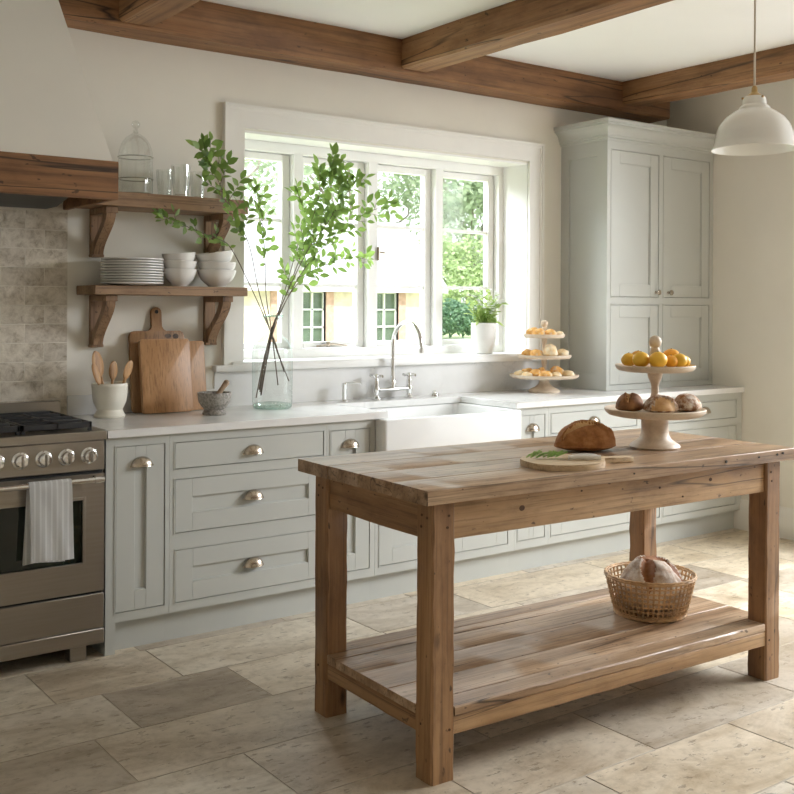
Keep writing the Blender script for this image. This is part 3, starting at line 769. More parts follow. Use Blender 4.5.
spoon(-.004, .018, -.070, .0, .300, 'largest wooden spoon, standing tallest in the crock', .034, .125)
spoon(-.026, -.034, -.096, -.046, .248, 'narrow wooden spoon leaning furthest towards the cooker', .020, .11)
spoon(.016, .03, .036, .045, .250, 'wooden spoon with its bowl upright in the middle of the crock', .029, .090)
spoon(.022, -.022, .092, -.022, .255, 'wooden spoon leaning towards the chopping boards', .026, .095)
# chopping boards leaning on the wall
def lean(mb, y0, ang, z0):
    R_ = Matrix.Translation((0, y0, z0)) @ Matrix.Rotation(-ang, 4, 'X')
    for v in mb.b.verts: v.co = R_ @ v.co
    return mb
def rrect(x0, x1, z0, z1, r, n=5): return rr(x0, x1, z0, z1, r, n)
mb = MB()
P = []
body = rrect(1.895, 2.17, 0, .392, .022)
# paddle with handle
out = []
x0, x1, H = 1.893, 2.170, .385
def arc(cx_, cz_, r, a0, a1, n=6): return [(cx_+r*math.cos(a0+(a1-a0)*i/n), cz_+r*math.sin(a0+(a1-a0)*i/n)) for i in range(n+1)]
hx = 2.032
out += arc(x0+.02, .02, .02, PI, 1.5*PI) + arc(x1-.02, .02, .02, 1.5*PI, 2*PI) + arc(x1-.025, H-.025, .025, 0, .5*PI)
out += arc(hx+.045, H+.02, .02, 1.5*PI, PI, 5) + [(hx+.022, H+.065)] + arc(hx, H+.088, .027, -.3, PI+.3, 10) + [(hx-.022, H+.065)] + arc(hx-.045, H+.02, .02, 0, -.5*PI, 5)
out += arc(x0+.025, H-.025, .025, .5*PI, PI)
mb.prism([(a, b) for a, b in out], 1, 0, .02, .003)
lean(mb, 4.668, .115, CT+.002)
cb = obj('chopping_board', mb, 'boarddark'); tag(cb, 'dark wooden paddle board with round handle, rearmost against the wall', 'chopping board', 'wooden boards leaning on the wall')
mb = MB(); ax = Matrix.Rotation(PI/2, 3, 'X'); mb.lathe([(0, -.0012), (.009, -.0012), (.009, .0012), (0, .0012)], (hx, -.0012, H+.092), 16, ax); lean(mb, 4.668, .115, CT+.002)
obj('hanging_hole', mb, 'dark', cb)
mb = MB(); mb.prism([(2.085+.017*math.cos(a*PI/8)-.0*0, .36+.010*math.sin(a*PI/8)) for a in range(16)], 1, -.001, .002); mb.prism([(2.125+.015*math.cos(a*PI/8), .358+.013*math.sin(a*PI/8)) for a in range(16)], 1, -.001, .002)
lean(mb, 4.668, .115, CT+.002); obj('knot', mb, 'twig', cb)
mb = MB(); mb.prism(rrect(2.02, 2.262, 0, .335, .012), 1, 0, .018, .002); lean(mb, 4.640, .13, CT+.0025)
tag(obj('chopping_board', mb, 'boardwood'), 'plain light wood board peeping out on the right, behind the front board', 'chopping board', 'wooden boards leaning on the wall')
mb = MB(); mb.prism(rrect(1.915, 2.165, 0, .348, .016), 1, 0, .028, .003); lean(mb, 4.588, .15, CT+.0042)
tag(obj('chopping_board', mb, 'boardwood'), 'thick square-cornered wooden board, frontmost of the three leaning boards', 'chopping board', 'wooden boards leaning on the wall')
# mortar and pestle
mx, my = 2.190, 4.42
mb = MB(); mb.lathe([(0, 0), (.054, 0), (.056, .010), (.050, .018), (.046, .024), (.058, .036), (.072, .058), (.077, .082), (.079, .100), (.077, .104), (.070, .102), (.066, .075), (.045, .042), (0, .034)], (mx, my, CT), 40)
tag(obj('mortar', mb, 'granite'), 'speckled grey stone mortar between the boards and the vase', 'mortar')
mb = MB(); mb.tube([(mx-.028, my, CT+.055), (mx+.01, my, CT+.080), (mx+.045, my+.005, CT+.122), (mx+.066, my+.006, CT+.147), (mx+.072, my+.007, CT+.153)], [.017, .013, .012, .0145, .009], 14)
tag(obj('pestle', mb, 'pestle'), 'brown wooden pestle leaning out of the grey mortar', 'pestle')
# vase
vx, vy = 2.562, 4.535
t = thing('glass_vase', 'large clear glass bottle vase holding leafy branches', 'vase', (vx, vy, CT))
obj('vase_body', MB().lathe([(.080, .003), (.094, .008), (.098, .022), (.099, .10), (.100, .22), (.099, .275), (.092, .310), (.074, .338), (.052, .356), (.043, .372), (.041, .40), (.042, .435), (.050, .452), (.052, .458), (.048, .459), (.040, .437)], (vx, vy, CT), 48), 'vase', t)
obj('vase_base', MB().lathe([(0, .0), (.083, .0), (.095, .006), (.097, .014), (.090, .024), (.05, .030), (0, .034)], (vx, vy, CT), 48), 'thickglass', t, label='thick greenish glass foot')
obj('vase_rim', MB().lathe([(.047, .452), (.0525, .455), (.053, .461), (.049, .463), (.046, .459), (.047, .452)], (vx, vy, CT), 40), 'thickglass', t)
# air bubbles in the glass
mb = MB(); r = random.Random(8)
for i in range(46):
    a = r.uniform(-2.7, -.1); z = r.uniform(.03, .30); q = r.uniform(.0012, .0036)
    p = V((vx+.0975*math.cos(a), vy+.0975*math.sin(a), CT+z)); mb.lathe([(0, -q), (q*.8, -q*.6), (q, 0), (q*.8, q*.6), (0, q)], p, 8)
obj('bubbles', mb, 'bulb', t, kind='stuff')

# ------------------------------------------------------------------ leaves
def leaf(mb, p, d, up, L, W, cup=.25):
    d = d.normalized(); s = d.cross(up)
    s = s.normalized() if s.length > 1e-4 else d.orthogonal().normalized()
    n = s.cross(d).normalized()
    ks = [(0, .0), (.18, .62), (.42, 1.0), (.7, .78), (1.0, 0)]
    mid = [mb.v(p+d*L*k-n*L*.12*(k*k)*cup*3) for k, w in ks]
    prevL = prevR = None
    for i, (k, w) in enumerate(ks):
        if w == 0: a = b = mid[i]
        else:
            q = mid[i].co; a = mb.v(q+s*W*.5*w+n*W*cup*w*.5); b = mb.v(q-s*W*.5*w+n*W*cup*w*.5)
        if i:
            for o, po in ((a, prevL), (b, prevR)):
                vs = [mid[i-1], mid[i]]
                vs += [o] if o is not mid[i] else []
                vs += [po] if po is not mid[i-1] else []
                if len(vs) >= 3: mb.face(vs, True)
        prevL, prevR = a, b
def spline(pts, n=6):
    pts = [V(p) for p in pts]; out = []
    for i in range(len(pts)-1):
        p0 = pts[max(i-1, 0)]; p1 = pts[i]; p2 = pts[i+1]; p3 = pts[min(i+2, len(pts)-1)]
        for k in range(n):
            t = k/n; out.append(.5*((2*p1)+(p2-p0)*t+(2*p0-5*p1+4*p2-p3)*t*t+(3*p1-p0-3*p2+p3)*t**3))
    return out+[pts[-1]]
def twig_leaves(stem, fol, p, d, L, r, nl, lsize, W=.52):
    q = p.copy(); pts = [q.copy()]
    for i in range(3):
        d = (d+V((r.uniform(-.15, .15), r.uniform(-.12, .12), .10))).normalized(); q = q+d*L/3; pts.append(q.copy())
    stem.tube(pts, [.0016, .0013, .001, .0006], 5)
    for i in range(nl):
        k = .15+.85*i/(nl-1); f = k*3; j = min(2, int(f)); pp = pts[j].lerp(pts[j+1], f-j)
        sd = d.cross(V((0, -1, .3))).normalized()*(1 if i % 2 else -1)
        ld = (d*r.uniform(.35, .8)+sd*r.uniform(.5, 1.0)+V((r.uniform(-.2, .2), r.uniform(-.45, .25), r.uniform(-.25, .3)))).normalized()
        if i == nl-1: ld = d
        up = (V((0, -1, .5))+V((r.uniform(-.7, .7), r.uniform(-.3, .5), r.uniform(-.6, .6)))).normalized()
        s = lsize*r.uniform(.7, 1.2); leaf(fol, pp, ld, up, s, s*W*r.uniform(.85, 1.15))
def branch(label, pts, z_leaf, n_tw, tl, seed, dens=1, ls=.058, side_bias=0):
    r = random.Random(seed)
    P = []
    for p in pts:
        q = V(p); lim = None
        if q.z < 1.20: lim = .086
        elif q.z < 1.40: lim = .030
        if lim:
            dx, dy = q.x-vx, q.y-vy; m = math.hypot(dx, dy)
            if m > lim: q.x = vx+dx*lim/m; q.y = vy+dy*lim/m
        P.append(q)
    S = spline(P, 7); n = len(S)
    t = thing('leafy_branch', label, 'branch', P[0], 0, 'branches in the glass vase')
    st = MB(); st.tube(S, [.0026*(1-.70*i/n)+.0004 for i in range(n)], 7)
    fo = MB(); st2 = MB()
    cand = [i for i in range(2, n-1) if S[i].z > z_leaf]
    for k in range(n_tw):
        i = cand[int((k+.5)/n_tw*len(cand))]
        d = (S[i+1]-S[i-1]).normalized(); sd = d.cross(V((0, -1, 0))).normalized()*(1 if k % 2 else -1)
        dd = (d*.65+sd*(.75+side_bias*(1 if k % 2 else -1))+V((0, r.uniform(-.5, .2), r.uniform(-.1, .25)))).normalized()
        L = tl*r.uniform(.6, 1.15)*(1-.35*i/n)
        twig_leaves(st, fo, S[i], dd, L, r, max(3, int(L/.017*dens)), ls)
    d = (S[-1]-S[-3]).normalized(); twig_leaves(st, fo, S[-1], d, tl*.45, r, 5, ls*.85)
    for i in cand:
        if r.random() < .5:
            d = (S[i+1]-S[i-1]).normalized() if i+1 < n else V((0, 0, 1)); a = r.uniform(0, 2*PI)
            ld = (d*.5+V((math.cos(a), -.3+.3*math.sin(a), .5*math.sin(a)))).normalized(); s = ls*r.uniform(.6, 1.1)
            leaf(fo, S[i], ld, V((r.uniform(-.5, .5), -1, r.uniform(-.4, .6))).normalized(), s, s*.52)
    obj('stem', st, 'twig', t); obj('foliage', fo, 'leaf', t)
branch('lowest leafy branch reaching left in front of the upper shelf bracket',
    [(2.636, 4.500, 1.054), (2.590, 4.520, 1.184), (2.560, 4.530, 1.278), (2.383, 4.450, 1.537), (2.256, 4.400, 1.702), (2.169, 4.380, 1.740), (2.073, 4.370, 1.767), (1.980, 4.360, 1.798), (1.913, 4.360, 1.821)], 1.70, 7, .07, 11, 1, .045)
branch('tall leafy branch rising left across the end of the upper shelf',
    [(2.645, 4.560, 1.095), (2.556, 4.540, 1.293), (2.460, 4.490, 1.495), (2.372, 4.430, 1.718), (2.281, 4.400, 1.854), (2.198, 4.390, 1.988), (2.145, 4.385, 2.085), (2.125, 4.385, 2.125)], 1.74, 15, .135, 12, 1.1, .058, .15)
branch('thin sparse branch in front of the leftmost window casement',
    [(2.620, 4.580, 1.030), (2.566, 4.550, 1.293), (2.538, 4.560, 1.481), (2.542, 4.580, 1.680), (2.524, 4.580, 1.85), (2.50, 4.580, 1.98)], 1.60, 9, .09, 13, .9, .052)
branch('longest leafy branch climbing to the window head, tallest in the vase',
    [(2.480, 4.550, 0.974), (2.516, 4.540, 1.161), (2.567, 4.540, 1.318), (2.646, 4.540, 1.497), (2.726, 4.530, 1.700), (2.783, 4.520, 1.874), (2.830, 4.520, 2.02), (2.885, 4.520, 2.11), (2.91, 4.520, 2.14)], 1.62, 17, .13, 14, 1.1, .057)
branch('leafy branch arching furthest right over the window mullions',
    [(2.485, 4.510, 0.989), (2.520, 4.510, 1.172), (2.572, 4.520, 1.338), (2.674, 4.500, 1.547), (2.789, 4.480, 1.700), (2.939, 4.470, 1.828), (3.08, 4.460, 1.915), (3.20, 4.460, 1.955)], 1.50, 15, .12, 15, 1, .055)
branch('low leafy branch bending right towards the tap',
    [(2.512, 4.570, 1.000), (2.545, 4.550, 1.233), (2.579, 4.540, 1.347), (2.698, 4.560, 1.518), (2.816, 4.580, 1.602), (2.950, 4.600, 1.658), (3.089, 4.620, 1.689), (3.180, 4.630, 1.680)], 1.44, 11, .085, 16, 1, .055)
branch('short upright branch in the middle of the vase bunch',
    [(2.490, 4.520, 0.996), (2.540, 4.530, 1.234), (2.574, 4.530, 1.348), (2.674, 4.580, 1.558), (2.750, 4.600, 1.765), (2.779, 4.600, 1.894), (2.742, 4.600, 2.004)], 1.52, 7, .09, 17, 1, .055)
branch('leafy branch filling the middle right of the bunch',
    [(2.485, 4.530, 1.015), (2.544, 4.530, 1.283), (2.610, 4.510, 1.457), (2.718, 4.460, 1.707), (2.823, 4.440, 1.851), (2.899, 4.430, 1.965), (2.966, 4.430, 2.056)], 1.66, 14, .12, 18, 1.1, .057)


# ------------------------------------------------------------------ window-sill plant
px_, py_, pz = 4.172, 4.800, 1.1435
t = thing('potted_plant', 'white pot of small white flowers and green leaves on the window sill', 'plant', (px_, py_, pz))
obj('pot', MB().lathe([(0, 0), (.048, 0), (.055, .004), (.067, .05), (.074, .10), (.077, .145), (.075, .176), (.077, .184), (.073, .188), (.070, .182), (.070, .16), (0, .16)], (px_, py_, pz), 44), 'white', t)
obj('soil', MB().lathe([(0, .168), (.05, .168), (.0695, .162), (.0, .155)], (px_, py_, pz), 24), 'soil', t)
st = MB(); fo = MB(); pe = MB(); r = random.Random(4)
for i in range(46):
    a = r.uniform(0, 2*PI); rr0 = r.uniform(0, .05); p = V((px_+rr0*math.cos(a), py_+rr0*math.sin(a), pz+.165))
    sp = r.uniform(.1, .9); e = p+V((math.cos(a)*sp*.165, math.sin(a)*sp*.07-.01, r.uniform(.07, .19)*(1.3-sp*.55)))
    mid = p.lerp(e, .5)+V((0, 0, .015)); st.tube([p, mid, e], .0013, 4)
    for k in range(7):
        q = p.lerp(mid, k/4) if k < 4 else mid.lerp(e, (k-4)/2.5)
        b = r.uniform(0, 2*PI); leaf(fo, q, V((math.cos(b), math.sin(b), .5+r.uniform(-.5, .6))), V((0, -.5, 1)), r.uniform(.032, .060), r.uniform(.016, .026))
    if r.random() < .75:
        for k in range(4):
            c = e+V((r.uniform(-.012, .012), r.uniform(-.012, .012), r.uniform(-.006, .012)))
            for m in range(5):
                b = 2*PI*m/5; leaf(pe, c, V((math.cos(b), math.sin(b)-.3, .35)), V((0, 0, 1)), .017, .015)
for (x, z, L) in ((-.045, .05, .13), (-.035, .03, .11), (.05, .06, .07), (.06, .03, .06)):
    leaf(fo, V((px_+x*.6, py_-.02, pz+.17)), V((x*9, -.15, 1 if x < 0 else .45)), V((0, -1, .3)), L, .026)
for (x, L) in ((.075, .075), (.07, .06), (-.06, .05)):
    leaf(fo, V((px_+x, py_-.02, pz+.20)), V((x*8, -.3, -.35)), V((0, -1, .8)), L, .018)
obj('stem', st, 'leaf2', t); obj('foliage', fo, 'leaf2', t); obj('blossom', pe, 'petal', t, kind='stuff')

# ------------------------------------------------------------------ work table (local frame, turned 2 degrees)
t = thing('work_table', 'rustic reclaimed pine work table with thick square legs and planked lower shelf', 'table', (1.925, 2.44, 0), math.radians(-2), None, True)
LW, LD, LG = 1.67, .705, .086
def wobble(mb, amp=.0022, s=9, seed=0):
    for v in mb.b.verts:
        n = noise.noise_vector(v.co*s+V((seed, seed*2, 0))); v.co += n*amp
    return mb
def longbox(mb, x0, x1, y0, y1, z0, z1, n, axis, bev=.004, notch=0, seed=1):
    """box cut into n stretches along one axis so its edges can wander"""
    rows = []; c = bev
    a0, a1 = ((x0, x1), (y0, y1), (z0, z1))[axis]
    for i in range(n+1):
        t_ = a0+(a1-a0)*i/n
        if axis == 0: u0, u1, w0, w1 = y0, y1, z0, z1
        elif axis == 1: u0, u1, w0, w1 = x0, x1, z0, z1
        else: u0, u1, w0, w1 = x0, x1, y0, y1
        g = [c*(1+.9*noise.noise(V((t_*14, k*5.3, seed)))) for k in range(4)]
        sh = [.0022*noise.noise(V((t_*5, k*9.1, seed+3))) for k in range(4)]
        cs = [(u0+g[0], w0+sh[0]), (u1-g[1], w0+sh[0]), (u1+sh[1], w0+g[1]), (u1+sh[1], w1-g[2]), (u1-g[2], w1), (u0+g[3], w1), (u0+sh[3], w1-g[3]), (u0+sh[3], w0+g[0])]
        rows.append([{0: (t_, a, b), 1: (a, t_, b), 2: (a, b, t_)}[axis] for a, b in cs])
    R = mb.loops(rows, True, False); mb.face(R[0]); mb.face(R[-1][::-1]); return mb
for i, (x, y) in enumerate(((0, 0), (LW-LG, 0), (0, LD-LG), (LW-LG, LD-LG))):
    lg = obj('leg', longbox(MB(), x, x+LG, y, y+LG, 0, .843, 22, 2, .006, seed=20+i), 'oldwood_z', t)
    # oak pegs
    mb = MB(); pegs = []
    if y == 0:
        axf = Matrix.Rotation(PI/2, 3, 'X')
        for (dx, z) in ((.060, .80), (.055, .765), (.066, .155)): obj('peg', MB().lathe([(0, -.0006), (.0042, -.0006), (.0042, .0018), (0, .0018)], (x+(dx if x == 0 else LG-dx), y, z), 10, axf), 'knotwood', lg)
    if x == 0:
        axs = Matrix.Rotation(-PI/2, 3, 'Y')
        for (dy, z) in ((.055, .80), (.028, .795), (.058, .765), (.055, .17)): obj('peg', MB().lathe([(0, -.0006), (.0042, -.0006), (.0042, .0018), (0, .0018)], (x, y+dy, z), 10, axs), 'knotwood', lg)
ap = .724
obj('apron', longbox(MB(), LG, LW-LG, .012, .04, ap, .843, 24, 0, .003, seed=31), 'oldwood', t)
obj('apron', longbox(MB(), LG, LW-LG, LD-.04, LD-.012, ap, .843, 24, 0, .003, seed=32), 'oldwood', t)
obj('apron', longbox(MB(), .010, .038, LG, LD-LG, ap, .843, 12, 1, .003, seed=33), 'oldwood_y', t)
obj('apron', longbox(MB(), LW-.038, LW-.010, LG, LD-LG, ap, .843, 12, 1, .003, seed=34), 'oldwood_y', t)
for (y0, y1, s) in ((.004, .034, 41), (LD-.034, LD-.004, 42)): obj('stretcher', longbox(MB(), LG-.001, LW-LG+.001, y0, y1, .134, .189, 20, 0, .003, seed=s), 'oldwood', t)
for (x0, x1, s) in ((.006, .036, 43), (LW-.036, LW-.006, 44)): obj('stretcher', longbox(MB(), x0, x1, LG-.001, LD-LG+.001, .134, .189, 10, 1, .003, seed=s), 'oldwood_y', t)
# top: four long planks
mb = MB(); e = [-.035, .155, .345, .54, .745]
for a, b, s in zip(e, e[1:], (51, 52, 53, 54)): longbox(mb, -.045+.003*math.sin(s), 1.722+.003*math.cos(s), a+.0016, b-.0016, .844, .888, 30, 0, .0018, seed=s)
tt = obj('tabletop', mb, 'topwood', t)
# nail holes and knots on the front edge of the top
mb = MB(); axf = Matrix.Rotation(PI/2, 3, 'X')
for (x, z, q) in ((1.30, .868, .0055), (1.49, .870, .0035), (1.60, .872, .0045), (1.635, .874, .0045), (.82, .866, .003)): mb.lathe([(0, -.001), (q, -.001), (q, .0015), (0, .0015)], (x, -.0355, z), 10, axf)
obj('nail_hole', mb, 'dark', tt)
mb = MB()
for (x, z, q) in ((1.27, .80, .008), (.36, .79, .010), (1.0, .795, .004), (.62, .82, .004), (1.12, .752, .004)): mb.lathe([(0, -.001), (q, -.001), (q*.8, .0015), (0, .0015)], (x, .0115, z), 12, axf, sx=1.3)
obj('knot', mb, 'knotwood', tt)
mb = MB()
e = [.086, .24, .41, .56, LD-.086]
longbox(mb, LG+.002, LW-LG-.002, .001, .086, .190, .219, 24, 0, .004, seed=61)
for a, b, s in zip(e, e[1:], (62, 63, 64, 65)): longbox(mb, .002, LW-.002, a+.0016, b-.0016, .190, .219+.0005*(s % 2), 24, 0, .0015, seed=s)
longbox(mb, LG+.002, LW-LG-.002, LD-.086, LD-.001, .190, .219, 24, 0, .004, seed=66)
obj('lower_shelf', mb, 'topwood', t)

# ------------------------------------------------------------------ bread
def loaf_mb(c, a, b, h, rot=0, seed=0, slashes=(), flat=.25, nu=44, nv=26, lump=.05, ear=.12):
    """domed loaf sitting on z=c.z; slashes: (dx0,dy0,dx1,dy1,width,depth) in units of the half axes"""
    mb = MB(); c = V(c); rows = []; R_ = Matrix.Rotation(rot, 3, 'Z'); cut = {}
    def hgt(u, v_):
        el = -PI/2+PI*v_/nv; az = 2*PI*u/nu
        x, y, z = math.cos(el)*math.cos(az), math.cos(el)*math.sin(az), math.sin(el)
        k = 1+lump*noise.noise(V((x*1.7, y*1.7, z*1.7+seed)))+lump*.35*noise.noise(V((x*6, y*6, z*6+seed)))
        iscut = False
        if z > -.1:
            for (x0, y0, x1, y1, w_, dp) in slashes:
                d = V((x1-x0, y1-y0)); L2 = d.length_squared; tt_ = max(0, min(1, (V((x-x0, y-y0)).dot(d))/L2))
                q = V((x-x0, y-y0))-d*tt_; side = d.x*q.y-d.y*q.x; dist = q.length
                ww = w_*(1-.6*abs(2*tt_-1)**2)
                if dist < ww: k -= dp*(1-(dist/ww)**2); iscut = True
                elif dist < ww*1.7 and side > 0: k += dp*ear*4*(1-(dist-ww)/(ww*.7))
        zz = z if z > 0 else z*flat
        return R_ @ V((a*x*k, b*y*k, (h*(zz+flat)/(1+flat)) if z > 0 else h*flat/(1+flat)*(1+z)))*1 + V((0, 0, (k-1)*h*.8 if z > 0 else 0)), iscut
    fl_ = {}
    for v_ in range(nv+1):
        rows.append([]) 
        for u in range(nu):
            p, ic = hgt(u, v_); rows[-1].append(c+p); fl_[(v_, u)] = ic
    vs = [[mb.v(p) for p in r_] for r_ in rows[1:-1]]
    top = mb.v(rows[-1][0]); bot = mb.v(rows[0][0])
    for i in range(len(vs)-1):
        for u in range(nu):
            mb.mi = 1 if (fl_[(i+1, u)] and fl_[(i+2, (u+1) % nu)]) else 0
            mb.face([vs[i][u], vs[i][(u+1) % nu], vs[i+1][(u+1) % nu], vs[i+1][u]], True)
    mb.mi = 1 if fl_[(nv, 0)] else 0
    for u in range(nu): mb.face([vs[-1][u], vs[-1][(u+1) % nu], top], True)
    mb.mi = 0
    for u in range(nu): mb.face([vs[0][(u+1) % nu], vs[0][u], bot], True)
    return mb
TT = .8885
# serving board with handle
bc = V((2.571, 2.545)); ba = math.radians(-17)
out = []
def loc(u, v_): return (bc.x+u*math.cos(ba)-v_*math.sin(ba), bc.y+u*math.sin(ba)+v_*math.cos(ba))
N_ = 40
for i in range(N_+1):
    a = .22+(2*PI-.44)*i/N_
    ca, sa = math.cos(a), math.sin(a)
    out.append(loc(1*.140*math.copysign(abs(ca)**.9, ca), .132*math.copysign(abs(sa)**.8, sa)))
out += [loc(.152, -.019), loc(.185, -.016), loc(.255, -.021), loc(.271, -.015), loc(.275, 0), loc(.271, .015), loc(.255, .021), loc(.185, .016), loc(.152, .019)]
mb = MB(); mb.prism(out, 2, TT, TT+.020, .004)
tag(obj('serving_board', mb, 'paleboard'), 'rounded wooden serving board with handle lying on the table in front of the loaf', 'serving board')
BT = TT+.0202
mb = loaf_mb((2.905, 2.757, TT), .118, .080, .112, math.radians(-30), 3, ((-.80, -.45, .30, -.30, .16, .10), (-.35, .1, .75, -.15, .18, .11), (.0, .6, .8, .35, .15, .09)), ear=.07, nu=96, nv=56, lump=.07)
tag(obj('bread_loaf', mb, ['crust', 'crustcut']), 'brown crusty slashed loaf resting behind the round serving board', 'bread')
t = thing('paring_knife', 'pale-handled knife lying across the serving board in front of the loaf', 'knife', (2.58, 2.53, BT))
mb = MB(); k0, k1 = V((2.490, 2.605)), V((2.580, 2.520)); d = (k1-k0).normalized(); n_ = V((-d.y, d.x))
mb.prism([tuple(k0), tuple(k0.lerp(k1, .4)-n_*.012), tuple(k1-n_*.013), tuple(k1+n_*.009), tuple(k0.lerp(k1, .4)+n_*.008)], 2, BT+.001, BT+.003)
obj('blade', mb, 'knife', t)
h1 = k1+d*.105
mb = MB(); mb.tube([(k1.x-.004, k1.y, BT+.009), (k1.x+d.x*.03, k1.y+d.y*.03, BT+.0095), (k1.x+d.x*.07, k1.y+d.y*.07, BT+.0095), (h1.x, h1.y, BT+.010)], [.007, .0092, .0085, .009], 12)
obj('handle', mb, 'bone', t)
mb = MB(); s0 = V((2.745, 2.632)); s1 = V((2.735, 2.545)); mb.tube([(2.630, 2.555, BT+.007), (2.655, 2.515, BT+.009), (2.675, 2.485, BT+.009)], [.006, .0085, .007], 10)
tag(obj('butter_spreader', mb, 'bone'), 'small white spreader handle lying beside the knife on the serving board', 'spreader')
mb = MB(); r = random.Random(6)
for i in range(13):
    a0 = r.uniform(-.4, .5); p = V((2.468+.008*i, 2.600-.004*i+r.uniform(-.02, .02), BT+.006)); d = V((math.cos(a0)*.9, math.sin(a0)*.5-.1, .28)).normalized()
    L = r.uniform(.035, .06); mb.tube([p, p+d*L], .0012, 4)
    for k in range(9):
        for s in (1, -1):
            leaf(mb, p+d*L*k/9, (d+V((0, s*.6, r.uniform(.1, .5)))).normalized(), V((0, 0, 1)), r.uniform(.010, .018), .0045)
tag(obj('herb_sprig', mb, 'herb'), 'fresh green herb sprigs lying over the knife blade', 'herbs')

# ------------------------------------------------------------------ two-tier wooden stand
sx_, sy_ = 3.192, 2.664
t = thing('tiered_stand', 'pale turned wood two-tier stand with bread below and fruit above', 'cake stand', (sx_, sy_, TT))
c = (sx_, sy_, TT)
obj('foot', MB().lathe([(0, 0), (.094, 0), (.097, .006), (.093, .014), (.080, .022), (.062, .034), (.054, .05), (.051, .075), (.052, .112), (.06, .119), (0, .119)], c, 44), 'palewood', t)
obj('lower_plate', MB().lathe([(0, .118), (.07, .118), (.15, .121), (.176, .127), (.189, .137), (.1925, .150), (.189, .153), (.183, .150), (.176, .145), (0, .143)], c, 64), 'palewood', t)
obj('column', MB().lathe([(0, .142), (.022, .142), (.025, .140), (.026, .165), (.020, .185), (.015, .21), (.014, .235), (.018, .252), (.026, .270), (.029, .284), (.024, .293), (0, .295)], c, 32), 'palewood', t)
obj('upper_plate', MB().lathe([(0, .290), (.05, .290), (.115, .293), (.140, .298), (.150, .307), (.1525, .317), (.150, .320), (.145, .317), (.138, .312), (0, .310)], c, 64), 'palewood', t)
obj('finial', MB().lathe([(0, .308), (.018, .309), (.018, .325), (.016, .345), (.020, .358), (.021, .372), (.015, .383), (.014, .387), (.021, .395), (.025, .408), (.021, .422), (.010, .431), (0, .433)], c, 32), 'palewood', t)
LP = TT+.1445
import functools
vd = V((.6, .8)).normalized(); rd = V((.8, -.6)).normalized()     # away from / across the viewer of the table
def on(cx_, cy_, right, toward): q = V((cx_, cy_))+rd*right-vd*toward; return q.x, q.y
x, y = on(sx_, sy_, -.108, .055); tag(obj('bread_roll', loaf_mb((x, y, LP), .066, .050, .074, .3, 5, ((-.8, -.3, .7, .4, .22, .12),)), ['rustic', 'crustcut']), 'dark crusty roll at the left of the lower tier of the wooden stand', 'bread')
x, y = on(sx_, sy_, -.004, .105); tag(obj('bread_roll', loaf_mb((x, y, LP), .066, .055, .068, -.5, 9, ((-.7, -.75, .75, -.7, .30, .14),)), ['seeded', 'crustcut']), 'floured seeded roll with a curved split at the front of the lower tier', 'bread')
x, y = on(sx_, sy_, .110, .045); tag(obj('bread_roll', loaf_mb((x, y, LP), .063, .052, .070, .2, 13, ()), ['seeded', 'crustcut']), 'round seed-topped roll at the right of the lower tier of the wooden stand', 'bread')
x, y = on(sx_, sy_, .06, -.09); tag(obj('bread_roll', loaf_mb((x, y, LP), .05, .045, .048, .2, 15, ()), ['rustic', 'crustcut']), 'small dark roll at the back of the lower tier of the wooden stand', 'bread')
UP = TT+.311
def fruit(right, toward, r, mat, label, dz=0, pt=.0):
    x, y = on(sx_, sy_, right, toward); mb = MB(); prof = []
    for i in range(17):
        a = -PI/2+PI*i/16; k = 1+.02*math.cos(3*a); prof.append((r*k*math.cos(a), r*.93*math.sin(a)*k+r*.93+(pt*r if i == 16 else 0)-( .06*r if i in (0,) else 0)))
    prof[0] = (0, .0); mb.lathe(prof, (x, y, UP+.0005+dz), 28)
    f = obj('fruit', mb, mat); tag(f, label, 'fruit', 'citrus fruit on the upper tier of the wooden stand')
    obj('stalk', MB().lathe([(0, 0), (.003, 0), (.002, .002), (0, .003)], (x, y, UP+dz+r*1.86), 8), 'twig', f)
fruit(-.104, .012, .029, 'lemon', 'yellow citrus fruit at the far left of the upper tier')
fruit(-.068, .062, .033, 'lemon', 'yellow-orange citrus fruit second from the left on the upper tier')
fruit(-.012, .098, .034, 'lemon', 'yellow citrus fruit at the front middle of the upper tier')
fruit(.045, .066, .026, 'orange', 'small deep orange fruit half hidden at the front of the upper tier')
fruit(.062, .002, .038, 'orange', 'largest deep orange fruit just right of the finial')
fruit(.085, -.055, .033, 'lemon', 'yellow citrus fruit at the back right of the upper tier')
fruit(.080, .052, .030, 'lemon', 'yellow citrus fruit at the front right of the upper tier')
fruit(.111, .004, .024, 'lemon', 'small yellow citrus fruit at the far right rim of the upper tier')
fruit(-.05, -.07, .032, 'orange', 'orange fruit at the back left of the upper tier behind the finial')

